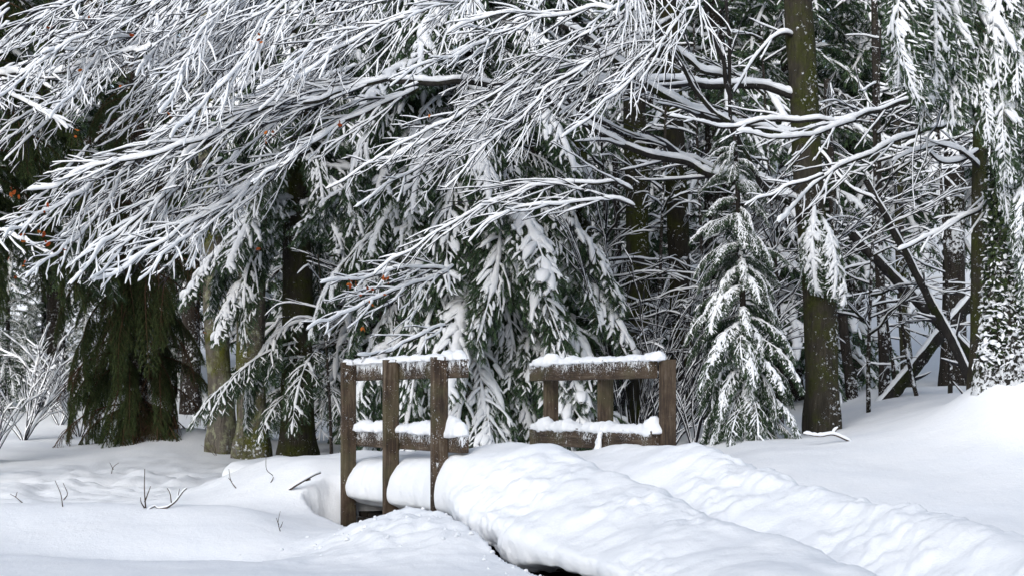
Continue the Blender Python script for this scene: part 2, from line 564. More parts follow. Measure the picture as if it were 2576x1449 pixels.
def clods():
    """crumbs of snow fallen off the edges"""
    mb = MB()
    for i in range(110):
        k = R.random()
        if k < .45:
            u, v = R.uniform(-.2, 2.4), -.18 - abs(R.gauss(0, .16))
            x, y = (np.array((P3N[0], P3N[1], 0)) - DV * u + WV * v)[:2]
        elif k < .75: x, y = R.gauss(-.75, .35), R.gauss(10.7, .25)
        else: x, y = R.gauss(-.3, .3), R.gauss(10.3, .25)
        r = R.uniform(.006, .020) * 1.0
        c = np.array((x, y, H(x, y) - r * .1))
        a = np.arange(6) * math.pi / 3
        ring = np.stack([np.cos(a), np.sin(a), np.zeros(6)], 1) * r * NR.uniform(.75, 1.25, (6, 1))
        v_ = np.vstack([c + ring, c + ring * .6 + UP_ * r * .65, [c + UP_ * r * .9]])
        q = [(j, (j + 1) % 6, 6 + (j + 1) % 6, 6 + j) for j in range(6)]
        mb.add(v_, q, [(6 + j, 6 + (j + 1) % 6, 12) for j in range(6)])
    o = mb.build('snow_crumbs', M_SNOW)
    tag(o, 'small crumbs of snow scattered along the bank and path edge', 'snow', kind='stuff')
UP_ = np.array((0, 0, 1.0))
clods()

# stream below the bridge
mb = MB()
c0 = np.array((P3N[0], P3N[1], .24))
mb.add([c0 - DV * 3.6 - WV * .5, c0 - DV * 3.6 + WV * .55, c0 + DV * 2.8 + WV * .55, c0 + DV * 2.8 - WV * .5], [(0, 1, 2, 3)])
tag(mb.build('stream', M_WATER), kind='structure', label='dark stream water showing under the edge of the footbridge')

# ------------------------------------------------------------------ footbridge
def snow_attr(o, fn):
    me = o.data
    a = me.attributes.new('snowy', 'FLOAT', 'POINT')
    co = np.zeros(len(me.vertices) * 3, np.float32)
    me.vertices.foreach_get('co', co)
    a.data.foreach_set('value', np.array([fn(p) for p in co.reshape(-1, 3)], np.float32))

def plank(name, a, b, wdir, hw, tdir, ht, parent, snowfn, seg=14, warp=.0025, mat=None):
    """a sawn board from a to b, gridded so that it can carry wear and driven snow"""
    a = np.asarray(a, float); b = np.asarray(b, float)
    e = .006
    prof = []
    def edge(p, q, n):
        for k in range(n):
            prof.append((p[0] + (q[0] - p[0]) * k / n, p[1] + (q[1] - p[1]) * k / n))
    edge((-hw + e, -ht), (hw - e, -ht), 4); edge((hw - e, -ht), (hw, -ht + e), 1)
    edge((hw, -ht + e), (hw, ht - e), 2); edge((hw, ht - e), (hw - e, ht), 1)
    edge((hw - e, ht), (-hw + e, ht), 4); edge((-hw + e, ht), (-hw, ht - e), 1)
    edge((-hw, ht - e), (-hw, -ht + e), 2); edge((-hw, -ht + e), (-hw + e, -ht), 1)
    prof = np.array(prof); k = len(prof)
    ts = np.linspace(0, 1, seg + 1)
    V = []
    for t in ts:
        c = a + (b - a) * t
        off = NR.normal(0, warp, (k, 1))
        V.append(c + prof[:, :1] * wdir * (1 + off) + prof[:, 1:] * tdir * (1 + off * 2))
    V = np.array(V)
    mb = MB()
    mb.add(V, ring_faces(seg + 1, k))
    n0 = k * seg
    mb.add(np.vstack([V[0], V[0].mean(0)]), tris=[(i, k, (i + 1) % k) for i in range(k)])
    mb.add(np.vstack([V[-1], V[-1].mean(0)]), tris=[((i + 1) % k, k, i) for i in range(k)])
    o = mb.build(name, mat or (M_RAIL if 'rail' in name else M_WOOD), parent, smooth=False)
    snow_attr(o, snowfn)
    return o

UP = np.array((0, 0, 1.0))
def bp(u, v, z):
    return np.array((P3N[0], P3N[1], 0)) - DV * u + WV * v + UP * z

def cushion(name, parent, pts, w, h, lat, gap=None):
    """lumpy snow cap along a rail: pts on its top centre line"""
    p = resample(pts, .014)
    m = len(p)
    prof = [(math.cos(a) * (1.0 if abs(math.cos(a)) < .95 else 1.02), math.sin(a)) for a in np.linspace(-.35, math.pi + .35, 13)]
    prof = np.array(prof)
    prof[:, 1] = np.maximum(prof[:, 1], -.28)
    V = np.zeros((m, 13, 3))
    s0 = NR.uniform(0, 50)
    for i in range(m):
        d = i * .014
        e = min(1, (i + .6) / 4, (m - i - .4) / 4) ** .5
        hh = h(d) if callable(h) else h
        hh = hh * .85 * max(.25, 1 + .75 * fbm(d * 4.5, s0, 1, 4)) * e
        for j in range(13):
            jit = .011 * fbm(d * 24, j * .7, s0, 4)
            V[i, j] = p[i] + lat * prof[j, 0] * (w + .008 * fbm(d * 7, j * .5, s0 + 9, 2) + jit) * e + UP * (prof[j, 1] * (hh + jit) - (.004 if 2 < j < 10 else .012 + .010 * fbm(d * 16, s0 + j, 2, 3)))
    mb = MB()
    mb.add(V, ring_faces(m, 13))
    mb.add(V[0], tris=[(0, i + 1, i) for i in range(1, 12)])
    mb.add(V[-1], tris=[(0, i, i + 1) for i in range(1, 12)])
    return mb.build(name, M_SNOW, parent)

bridge = empty('footbridge', bp(-.9, .72, .70), 'brown wooden footbridge with two plank railings, buried in deep snow', 'footbridge')
S = .871
def lerp_snow(z0, z1, a0, a1):
    return lambda p: a0 + (a1 - a0) * max(0, min(1, (p[2] - z0) / (z1 - z0)))
zt = 1.775
# left railing: posts outside, rails on the inner side
for k in range(3):
    u = -k * S
    lab = ['nearest post of the left railing', 'middle post of the left railing', 'farthest post of the left railing'][k]
    def fn(p, k=k):
        z = p[2]
        s = .12 * (max(0, (z - 1.5)) / .27) + .10 * math.exp(-((z - 1.3) / .12) ** 2)
        return s - .03 + (.04 if k == 0 else 0.0)
    o = plank('post', bp(u, 0, .28), bp(u, 0, zt - .005), WV, .053, DV, .025, bridge, fn, 30)
    o['label'] = lab
    cushion('snow_cap', o, [bp(u - .03, 0, zt - .006), bp(u + .03, 0, zt - .006)], .052, .03 + .012 * (k == 2), WV)
lr_top = plank('top_rail', bp(-2 * S - .09, .083, 1.705), bp(.215, .083, 1.705), UP, .068, WV, .028, bridge, lerp_snow(1.64, 1.77, .05, .42), 60)
lr_top['label'] = 'snow-plastered top rail of the left railing'
cushion('snow_cap', lr_top, [bp(-2 * S - .10, .075, 1.772), bp(.22, .075, 1.772)], .044, lambda d: .028 + .024 * (d > 1.75), WV)
lr_low = plank('lower_rail', bp(-2 * S - .05, .083, 1.235), bp(.215, .083, 1.235), UP, .068, WV, .028, bridge, lerp_snow(1.17, 1.30, .05, .42), 60)
lr_low['label'] = 'lower rail of the left railing with a thick snow cushion'
cushion('snow_cap', lr_low, [bp(-2 * S - .06, .075, 1.302), bp(.235, .075, 1.302)], .052, lambda d: .052 + .03 * (d > 1.8), WV)
# right railing: rails on the inner side in front of the posts
VR = 1.44; UR = .37
for k in range(3):
    u = UR - k * S * 1.0
    lab = ['nearest post of the right railing', 'middle post of the right railing', 'farthest post of the right railing'][k]
    plank('post', bp(u, VR, .3), bp(u, VR, zt - .015), WV, .053, DV, .025, bridge, (lambda p: -.08), 30)['label'] = lab
rr_top = plank('top_rail', bp(UR - 2 * S - .13, VR - .085, 1.705), bp(UR - .03, VR - .085, 1.705), UP, .068, WV, .028, bridge, lerp_snow(1.65, 1.77, -.02, .34), 60)
rr_top['label'] = 'top rail of the right railing'
cushion('snow_cap', rr_top, [bp(UR - 2 * S - .14, VR - .06, 1.772), bp(UR + .035, VR - .06, 1.772)], .062, lambda d: .036 + .035 * math.exp(-((d - .3) / .12) ** 2) + .02 * (d > 1.75), WV)
for (a, b_, lab) in ((UR - 2 * S - .13, UR - S * .84, 'farther board of the lower right rail'), (UR - S * .80, UR - .01, 'nearer board of the lower right rail')):
    o = plank('lower_rail', bp(a, VR - .085, 1.235), bp(b_, VR - .085, 1.235), UP, .068, WV, .028, bridge, lerp_snow(1.12, 1.30, -.10, .22), 40)
    o['label'] = lab
    last_board = o
cushion('snow_cap', last_board, [bp(UR - 2 * S - .15, VR - .06, 1.302), bp(UR + .02, VR - .06, 1.302)], .062, lambda d: .052 + .03 * math.exp(-((d - 1.82) / .07) ** 2) + .035 * math.exp(-((d - .17) / .05) ** 2), WV)
jb = MB()
for k in range(5):
    uu = UR - S * .82 + R.uniform(-.03, .03)
    q = np.array([bp(uu + R.uniform(-.008, .008), VR - .118 - .004 * i, 1.31 - i * .02) for i in range(9)])
    tube(jb, q, np.linspace(.012, .022, 9) * NR.uniform(.5, 1.3, 9), 8, rough=.2)
jb.build('packed_snow', M_SNOW, last_board, kind='stuff')
# deck edge beams, and the deck boards whose ends show in the gap under the snow
plank('edge_beam', bp(-1.7, .075, .605), bp(3.0, .075, .605), UP, .05, WV, .02, bridge, lambda p: -.3, 60, mat=M_GAP_SHADE)
plank('edge_beam', bp(-3.2, VR - .075, .60), bp(3.0, VR - .075, .60), UP, .05, WV, .02, bridge, lambda p: -.3, 60, mat=M_GAP_SHADE)
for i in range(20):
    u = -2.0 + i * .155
    plank('deck_board', bp(u, .10, .674), bp(u, VR - .02, .674), DV, .070, UP, .018, bridge, lambda p: -.3, 3, mat=M_GAP_SHADE)

# ------------------------------------------------------------------ twigs and branches
def twig_path(start, d, length, pull, pull_w, grav, jit, step):
    m = max(3, int(length / step) + 1)
    st = length / (m - 1)
    p = [np.array(start, float)]
    d = nrm(d)
    for i in range(m - 1):
        d = nrm(d + pull * pull_w + np.array((0, 0, -grav)) + NR.normal(0, jit, 3))
        p.append(p[-1] + d * st)
    return np.array(p)

def spray(tw, sn, path, r0, r1, nvec, level, snow_w, snow_h, spacing=.10, ang=(.22, .54), lmax=.9, bare=.1, start=.0, grav=.02, spur=True, lfac=.55, step=.05, wood_k=4):
    """side twigs on a branch path, alternating left and right in the plane whose normal is nvec; each carries snow"""
    d = np.concatenate([[0], np.cumsum(np.linalg.norm(np.diff(path, axis=0), axis=1))])
    L = d[-1]
    s = start + R.uniform(.3, 1) * spacing
    side = R.choice((-1, 1))
    while s < L * .97:
        i = min(len(path) - 2, int(np.searchsorted(d, s)) - 1) if s > 0 else 0
        i = max(0, i)
        f = (s - d[i]) / max(1e-6, d[i + 1] - d[i])
        p = path[i] + (path[i + 1] - path[i]) * f
        t = nrm(path[i + 1] - path[i])
        a = R.uniform(*ang) * side
        lat = nrm(np.cross(nvec, t))
        out = nrm(t * math.cos(a) + lat * math.sin(a) + nvec * R.gauss(0, .12))
        ln = min(lmax, max(.07, lfac * (L - s) * R.uniform(.55, 1.15) + .06))
        if level == 0: ln *= R.uniform(.5, 1.1)
        q = twig_path(p, out, ln, t, .13, grav, .05, step)
        r = r0 + (r1 - r0) * s / L
        rr = np.linspace(max(.0042, r * .6), .0026, len(q))
        tube(tw, q, rr, wood_k)
        if R.random() > bare:
            sc = R.uniform(.7, 1.15)
            taper = np.linspace(1, .62, len(q))
            snow_tube(sn, q, rr, snow_w * sc * taper, snow_h * sc * taper, prof=PROF5)
        if level > 0:
            spray(tw, sn, q, max(.003, r * .6), .0016, nrm(nvec + NR.normal(0, .25, 3)), level - 1, snow_w * .80, snow_h * .80, spacing * 1.6, ang, lmax * .55, bare + .06, .03, grav, spur, .55, step, wood_k)
        elif spur and R.random() < .8 and len(q) > 3:
            k = R.randrange(1, len(q) - 1)
            e = twig_path(q[k], nrm(NR.normal(0, 1, 3) + np.array((0, -.3, .3)) + t), R.uniform(.03, .09), t, 0, 0, .1, .03)
            tube(tw, e, np.linspace(.0022, .001, len(e)), 3)
        s += spacing * R.uniform(.6, 1.5)
        side = -side

def limb(parent, pts, r0, r1, snow_w, snow_h, name='branch', level=1, nvec=None, spacing=.10, lmax=.8, bare=.1, start=0., moss=False, twigs=True, grav=.02, ang=(.22, .54), wig=.012, label=None, lfac=.55, snow_from=0., step=.05):
    """one branch of a tree: wood, its snow, and its twigs"""
    p = resample(catmull(pts, 8), .045)
    p = wiggle(p, wig)
    m = len(p)
    wb, sb = MB(), MB()
    r0 = r0 * .66 if r0 > .015 and name == 'branch' else r0
    rr = np.linspace(r0, r1, m)
    tube(wb, p, rr, 8 if r0 > .012 else 6, rough=.10 if moss else .04)
    o = wb.build(name, M_LIMB if r0 > .009 else M_TWIG, parent)
    if label: o['label'] = label
    k = int(m * snow_from)
    tp = np.linspace(1, .65, m)
    if snow_w > 0:
        # fine steps so the cushion is lumpy
        fp = resample(p[k:], .03)
        g = np.linspace(1, .62, len(fp))
        lw = 1 + .25 * np.interp(np.arange(len(fp)), np.arange(0, len(fp) + 8, 8), NR.normal(0, .6, len(np.arange(0, len(fp) + 8, 8))))
        snow_tube(sb, fp, np.interp(np.linspace(0, 1, len(fp)), np.linspace(0, 1, m - k), rr[k:]), (np.interp(np.linspace(0, 1, len(fp)), np.linspace(0, 1, m - k), rr[k:]) * .75 + snow_w * .62) * np.sqrt(g) * np.clip(lw, .5, 1.4), snow_h * (1.05 if moss else 1.0) * np.sqrt(g) * np.clip(lw, .5, 1.4), lump=.14)
    tw = MB()
    if twigs:
        if nvec is None: nvec = nrm(np.array((.25, -.85, .5)) + NR.normal(0, .25, 3))
        spray(tw, sb, p, r0 * .75, r1, nvec, level, snow_w * .60 if snow_w > 0 else .01, snow_h * .60, spacing, ang, lmax, bare, start, grav, True, lfac, step)
    if sb.n:
        so = sb.build('branch_snow', M_SNOW, o)
        so.location = (0, 0, 0)
        so['kind'] = 'stuff'
    if tw.n:
        to = tw.build('twigs', M_TWIG, o)
        to.location = (0, 0, 0)
        to['kind'] = 'stuff'
    return o

def trunk(parent, pts, r0, r1, mat, flare=.35, k=20, name='trunk', lumps=.12, label=None):
    p = resample(catmull(pts, 8), .09)
    m = len(p)
    rr = np.linspace(r0, r1, m)
    dist = np.arange(m) * .09
    rr = rr * (1 + flare * np.exp(-np.maximum(dist - .25, 0) / .22))
    t, s, n = frames(p)
    # a stable frame for upright trunks
    s = np.cross(t, np.array((0, 1.0, 0))); s /= np.linalg.norm(s, axis=1)[:, None]
    n = np.cross(s, t)
    a = np.arange(k) * 2 * math.pi / k
    sd_ = R.uniform(0, 90)
    V = np.zeros((m, k, 3))
    for i in range(m):
        fl = math.exp(-max(dist[i] - .25, 0) / .25)
        for j in range(k):
            rj = rr[i] * (1 + lumps * fbm(math.cos(a[j]) * 1.3 + sd_, math.sin(a[j]) * 1.3, dist[i] * 1.4, 4) + .16 * fl * math.cos(a[j] * 4 + sd_))
            V[i, j] = p[i] + s[i] * math.cos(a[j]) * rj + n[i] * math.sin(a[j]) * rj
    mb = MB()
    mb.add(V, ring_faces(m, k))
    o = mb.build(name, mat, parent)
    if label: o['label'] = label
    return o

def on_ground(px, Y, sink=.12):
    x = (px - CX) * Y / F
    return np.array((x, Y, H(x, Y) - sink))

# ------------------------------------------------------------------ spruce boughs (shared meshes)
def needles(mb, p, step, ln, wd, per, mat, splay=.75):
    q = resample(p, step)
    t, s, n = frames(q)
    m = len(q)
    a = NR.uniform(0, 2 * math.pi, (m, per))
    # mostly sideways and down: the upper side is under snow
    rad = np.cos(a)[..., None] * s[:, None] + (np.sin(a)[..., None] * .8 - .15) * n[:, None]
    l = ln * NR.uniform(.7, 1.25, (m, per))[..., None]
    tip = q[:, None] + (t[:, None] * .7 + rad * splay) * l
    sidev = np.cross(rad, t[:, None] * np.ones_like(rad))
    sidev /= np.maximum(1e-6, np.linalg.norm(sidev, axis=2))[..., None]
    b0 = q[:, None] + sidev * wd * .5 + rad * .002
    b1 = q[:, None] - sidev * wd * .5 + rad * .002
    v = np.stack([b0, b1, tip], 2).reshape(-1, 3)
    mb.add(v, tris=np.arange(len(v)).reshape(-1, 3), mat=mat)

def make_bough(seed, droop, snow, hang, dens=1.0, dead=False, L=1.6, flat=.5, needle_len=.036, lod=1.0, ps=.75, pss=.5, per=4):
    """returns (green+wood MB, snow MB); grows along +x from the origin"""
    global NR, R
    keepN, keepR = NR, R
    NR = np.random.default_rng(seed); R = random.Random(seed)
    g, sn = MB(), MB()
    m = 22
    d = nrm((1, 0, .12)); p = [np.zeros(3)]
    for i in range(m - 1):
        f = i / m
        d = nrm(d + np.array((0, R.gauss(0, .02), -droop * (.5 + .9 * f) / m * 1.6 + (droop * .35 / m if f > .75 else 0))))
        p.append(p[-1] + d * L / (m - 1))
    p = np.array(p)
    rr = np.linspace(.014, .003, m)
    tube(g, p, rr, 5, mat=0)
    if snow > 0:
        ax = resample(p, .04)
        cl = np.clip(1.0 + np.interp(np.arange(len(ax)), np.arange(0, len(ax) + 4, 4), NR.normal(0, .62, len(np.arange(0, len(ax) + 4, 4)))), .15, 1.7)
        snow_tube(sn, ax, .006, .026 * snow * cl, .030 * snow * np.sqrt(cl), lump=.25)
    needles(g, p[4:], .014 * lod, needle_len * lod ** .5, .006 * lod, per, 1) if not dead else None
    dist = np.linspace(0, L, m)
    s = .10; side = 1
    while s < L - .02:
        f = s / L
        i = min(m - 2, int(f * (m - 1)))
        base = p[i] + (p[i + 1] - p[i]) * (f * (m - 1) - i)
        t = nrm(p[i + 1] - p[i])
        lat = np.array((0, 1.0, 0)) * side
        a = R.uniform(.75, 1.1)
        ln = L * .30 * (min(1, f * 3.2 + .12)) * (1 - f) ** .55 * R.uniform(.6, 1.2) + .05
        out = nrm(t * math.cos(a) + lat * math.sin(a) * flat * 1.6 + np.array((0, 0, R.gauss(0, .10))))
        q = twig_path(base, out, ln, t, .03, hang * R.uniform(.7, 1.3), .05, .04 * lod ** .7)
        tube(g, q, np.linspace(.005, .002, len(q)), 3, mat=0)
        if not dead: needles(g, q, .012 * lod, needle_len * lod ** .5, .006 * lod, per, 1)
        if snow > 0 and R.random() < ps:
            w = .019 * snow * R.uniform(.5, 1.5) * (1.7 if R.random() < .16 else 1)
            e = max(3, int(len(q) * R.uniform(.45, .95)))
            b0_ = R.randrange(0, max(1, e - 3)) if R.random() < .3 else 0
            snow_tube(sn, q[b0_:e], .006, w, w * 1.05, lump=.4, prof=PROF5)
        # hanging side shoots
        dd = .05; sd2 = R.choice((-1, 1))
        while dd < ln - .02:
            fi = dd / ln * (len(q) - 1)
            k = min(len(q) - 2, int(fi))
            b2 = q[k] + (q[k + 1] - q[k]) * (fi - k)
            t2 = nrm(q[k + 1] - q[k])
            l2 = (.05 + .30 * (ln - dd)) * R.uniform(.6, 1.25)
            la = nrm(np.cross(t2, (0, 0, 1)))
            o2 = nrm(t2 * .7 + la * sd2 * .7 + np.array((0, 0, -.15)))
            q2 = twig_path(b2, o2, l2, t2, .03, hang * 1.5, .05, .032 * lod ** .7)
            if dead: tube(g, q2, np.linspace(.003, .0015, len(q2)), 3, mat=0)
            else: needles(g, q2, .011 * lod, needle_len * .95 * lod ** .5, .006 * lod, per, 1)
            if snow > 0 and R.random() < pss:
                w = .0145 * snow * R.uniform(.6, 1.35)
                snow_tube(sn, q2[:max(3, int(len(q2) * R.uniform(.5, 1)))], .006, w, w * 1.1, lump=.4, prof=PROF5)
            dd += .044 / dens * R.uniform(.7, 1.4)
            sd2 = -sd2
        s += .036 / dens * R.uniform(.7, 1.4)
        side = -side
    NR, R = keepN, keepR
    return g, sn

BOUGH = {}
def bough_set(key, n, mats, seed0, **kw):
    out = []
    for i in range(n):
        k2 = dict(kw)
        k2['droop'] = kw['droop'] * (1 + .25 * math.sin(i * 2.3))
        g, sn = make_bough(seed0 + i, **k2)
        low = kw.get('lod', 1) > 1
        gm = None if low else g.mesh('bough_' + key, mats)
        sm = sn.mesh('bough_snow_' + key, [M_SNOW]) if sn.n and not low else None
        out.append((gm, sm, (g, sn)))
    BOUGH[key] = out
bough_set('laden', 4, [M_DEAD, M_NEEDLE], 100, droop=1.15, snow=1.25, hang=.11, dens=1.15)
bough_set('hanging', 4, [M_DEAD, M_NEEDLE], 140, droop=1.75, snow=1.15, hang=.19, flat=.48, dens=1.15)
bough_set('light', 3, [M_DEAD, M_NEEDLE], 180, droop=1.1, snow=.62, hang=.12, dens=.9)
bough_set('bare', 3, [M_DRY, M_NEEDLE_D], 220, droop=1.5, snow=0, hang=.26)
bough_set('dead', 2, [M_DRY, M_NEEDLE_D], 260, droop=1.2, snow=0, hang=.16, dead=True, dens=.8)
bough_set('frosted', 2, [M_DEAD, M_NEEDLE], 300, droop=1.0, snow=.5, hang=.14, dead=True, dens=.75)

bough_set('near', 4, [M_DEAD, M_NEEDLE], 500, droop=1.6, snow=1.0, hang=.17, dens=1.3, ps=.85, pss=.6, flat=.45)
bough_set('low_heavy', 3, [M_DEAD, M_NEEDLE], 400, droop=1.3, snow=1.5, hang=.12, dens=.5, lod=2.4, ps=.8, pss=.45, per=3)
bough_set('low_light', 3, [M_DEAD, M_NEEDLE], 430, droop=1.1, snow=1.1, hang=.12, dens=.5, lod=2.4, ps=.8, pss=.5, per=3)
bough_set('low_dead', 2, [M_DEAD, M_NEEDLE], 460, droop=1.0, snow=1.0, ps=.9, pss=.6, hang=.14, dead=True, dens=.45, lod=2.4, per=3)

def put_bough(parent, key, at, az, pitch, scale, split=True, roll=0.0, idx=None):
    gm, sm, jm = BOUGH[key][R.randrange(len(BOUGH[key])) if idx is None else idx]
    o = bpy.data.objects.new('bough', gm)
    C.objects.link(o)
    o.parent = parent
    loc = Vector(tuple(at)) - Vector(parent.location)
    o.location = loc
    o.rotation_euler = (roll, -pitch, az)
    o.scale = (scale,) * 3
    if split and sm:
        s = bpy.data.objects.new('bough_snow', sm)
        C.objects.link(s)
        s.parent = o
        s['kind'] = 'stuff'
    return o

def spruce(px, Y, height, spread, label, group=None, r=.14, mix=(('laden', 1),), z_lo=.3, whorl=.30, per=5, split=True, mat=None, top_frame=None, sink=.15, pitch0=-.05, front_only=False, lean=(0, 0), name='spruce_tree', scale_min=.3, power=.75, dead_to=0.):
    b = on_ground(px, Y, sink)
    root = empty(name, b, label, 'tree', group)
    top = b + np.array((lean[0], lean[1], height))
    trunk(root, [b, b * .66 + top * .34, b * .33 + top * .67, top], r, .015, mat or M_BARK_DARK, flare=.25, k=12)
    keys = [k for k, w in mix for _ in range(int(w * 10))]
    z = z_lo
    zf = (EYE + HY * Y / F - b[2]) + .6      # just above the frame
    while z < height - .1:
        f = z / height
        L = spread * (1 - f) ** power + .12
        step = whorl if z < zf else whorl * 2.6
        a0 = R.uniform(0, 6.28)
        n = per if z < zf else max(3, per - 1)
        for j in range(n):
            az = a0 + j * 6.283 / n + R.gauss(0, .18)
            if front_only and math.sin(az) > .55 and R.random() < .7: continue
            c = b + (top - b) * f + np.array((0, 0, R.uniform(-.12, .12)))
            c = c + np.array((math.cos(az), math.sin(az), 0)) * r * (1 - f) * .6
            key = R.choice(keys)
            if z < dead_to: key = R.choice(('dead', 'frosted'))
            put_bough(root, key, c, az, pitch0 + .45 * f + R.gauss(0, .10), max(scale_min, L / 1.45 * R.uniform(.75, 1.12)), split, R.gauss(0, .12))
        z += step * R.uniform(.8, 1.2)
    return root

# ------------------------------------------------------------------ trees that stand out
def wt(px, Y):   # width in pixels at 2576 -> radius
    return px * Y / F / 2

# two lichen-grey trunks on the left
t1 = empty('beech_tree', on_ground(560, 20.0), 'slender lichen-covered trunk, the leftmost of the pair left of the footbridge', 'tree')
trunk(t1, [on_ground(562, 20.0), P(556, 1000, 20), P(545, 850, 20), P(528, 500, 20), P(520, 100, 20), P(515, -300, 20)], wt(62, 20), wt(40, 20), M_BARK_LICHEN)
t2 = empty('beech_tree', on_ground(632, 19.4), 'thicker pale lichen-covered trunk, right one of the pair left of the footbridge', 'tree')
trunk(t2, [on_ground(634, 19.4), P(632, 1000, 19.4), P(630, 850, 19.4), P(640, 500, 19.4), P(655, 100, 19.4), P(660, -300, 19.4)], wt(76, 19.4), wt(50, 19.4), M_BARK_LICHEN)
for (tt, pts, Y) in ((t1, [(528, 480), (470, 430), (400, 420), (330, 440)], 20), (t1, [(522, 200), (450, 120), (350, 80)], 20), (t2, [(645, 380), (720, 300), (800, 280)], 19.4), (t2, [(652, 160), (590, 60), (540, 0)], 19.4)):
    limb(tt, [P(a, b, Y) for a, b in pts], .03, .008, .022, .03, level=1, spacing=.14)

# spruce A
spA = spruce(748, 18.4, 11, 1.75, 'snow-laden spruce with dark mossy trunk just left of the footbridge', r=wt(88, 18.4), mix=(('laden', 2), ('hanging', 3), ('light', 1)), z_lo=2.75, mat=M_BARK_MOSS, whorl=.33, per=6, pitch0=-.2)
for (px, py, az, pit, sc, key) in ((790, 800, 3.5, -.25, .95, 'hanging'), (760, 860, 3.9, -.25, .9, 'light'), (775, 900, 3.75, -.12, .95, 'light'), (800, 880, 4.5, -.3, .8, 'light'), (745, 540, 3.6, -.3, 1.0, 'laden'), (720, 560, 4.1, -.35, .95, 'hanging'), (700, 640, 3.9, -.5, .8, 'laden'), (800, 960, 5.2, -.2, .7, 'light'), (770, 980, 4.2, -.1, .65, 'light')):
    put_bough(spA, key, P(px, py, 18.3), az, pit, sc)
# spruce B: the big drooping one in the middle
spB = spruce(1195, 16.2, 12, 1.8, 'large spruce with snow-laden drooping boughs behind the left railing', r=.15, mix=(('hanging', 5), ('laden', 3), ('light', 1)), z_lo=.35, whorl=.24, per=6, pitch0=-.25, front_only=True)
for i in range(46):
    a = R.uniform(3.2, 5.5)
    put_bough(spB, R.choice(('hanging', 'hanging', 'laden')), P(1195 + R.uniform(-30, 30), R.uniform(120, 980), 16.2), a, -.35 + R.gauss(0, .15), R.uniform(.7, 1.2), True, R.gauss(0, .2))
# young spruce C
spC = spruce(1886, 14.2, 2.6, .60, 'young snow-covered spruce standing right of the right railing', r=.035, mix=(('laden', 2), ('hanging', 2), ('light', 2)), z_lo=.22, whorl=.125, per=7, pitch0=-.42, scale_min=.16, power=.7, lean=(-.12, 0), name='young_spruce', front_only=False)
# spruce D at the right edge
spD = empty('spruce_tree', on_ground(2535, 13.0, .25), 'old spruce at the right edge, trunk plastered with snow and ivy', 'tree')
trunk(spD, [on_ground(2530, 13.0, .25), P(2532, 800, 13), P(2540, 500, 13), P(2546, 200, 13), P(2552, -250, 13)], wt(104, 13), wt(84, 13), M_BARK_IVY, flare=.5)
for (px, py, Y, az, pit, sc) in ((2540, -40, 12.7, 3.3, -.35, 1.0), (2520, -90, 12.6, 3.6, -.5, 1.05), (2540, -120, 12.6, 4.0, -.55, 1.0), (2545, -60, 12.6, 4.5, -.6, .85), (2540, 60, 12.7, 4.8, -.5, .75), (2500, -160, 12.6, 3.35, -.35, 1.1), (2540, 180, 12.7, 4.3, -.7, .7), (2550, 240, 12.7, 5.0, -.7, .7), (2545, 330, 12.7, 4.0, -.8, .55), (2560, 420, 12.7, 4.7, -.7, .55), (2380, -170, 12.2, 3.4, -.85, .9), (2330, -170, 12.1, 3.6, -1.0, .95), (2290, -140, 12.2, 3.9, -1.1, .9), (2570, -100, 12.4, 3.9, -.7, 1.0), (2450, -150, 12.3, 3.7, -.9, .9), (2570, 560, 12.8, 4.6, -.8, .5), (2350, -120, 12.15, 4.4, -1.1, .85), (2420, -90, 12.3, 4.1, -1.0, .8), (2260, -120, 12.3, 4.6, -1.2, .75), (2500, 20, 12.5, 4.2, -.9, .8), (2560, 110, 12.4, 4.1, -.9, .8), (2480, -20, 12.6, 3.6, -.7, .8)):
    put_bough(spD, 'near', P(px, py, Y), az, pit, sc * .82)
# ivy leaves and snow pads on that trunk
iv, ivs = MB(), MB()
for i in range(2300):
    py = R.uniform(380, 930)
    a = R.uniform(math.pi * .95, math.pi * 2.05)
    rr_ = wt(102 + 26 * max(0, (py - 800) / 130), 13) + R.uniform(-.01, .03)
    c = P(2535 + (520 - py) * .02, py, 13) + np.array((math.cos(a), math.sin(a), 0)) * rr_
    nv = nrm(np.array((math.cos(a), math.sin(a), .5)) + NR.normal(0, .35, 3))
    s_ = nrm(np.cross(nv, (0, 0, 1.0)) + NR.normal(0, .3, 3)); t_ = np.cross(s_, nv)
    z = R.uniform(.016, .032)
    iv.add([c - s_ * z * .6, c - t_ * z, c + s_ * z * .6, c + t_ * z * .6], [(0, 1, 2, 3)])
    cov = .5 + .5 * fbm(c[0] * 7, c[1] * 7, c[2] * 5, 3) + .5 * smooth01(600, 930, py)
    if R.random() < .7 * cov * (.25 + .75 * float(smooth01(450, 800, py))):
        b_ = R.uniform(.3, 1.1) * z * (.5 + .6 * float(cov))
        ax = nrm(s_ * R.gauss(0, 1) + t_ * R.gauss(0, 1))
        pp = np.array([c + ax * b_ * k for k in (-1, -.5, 0, .5, 1)]) + nv * .012
        snow_tube(ivs, pp, .004, b_ * .85, b_ * .35, prof=PROF)
iv.build('ivy', M_IVY, spD, smooth=False, kind='stuff')
ivs.build('trunk_snow', M_SNOW, spD, kind='stuff')

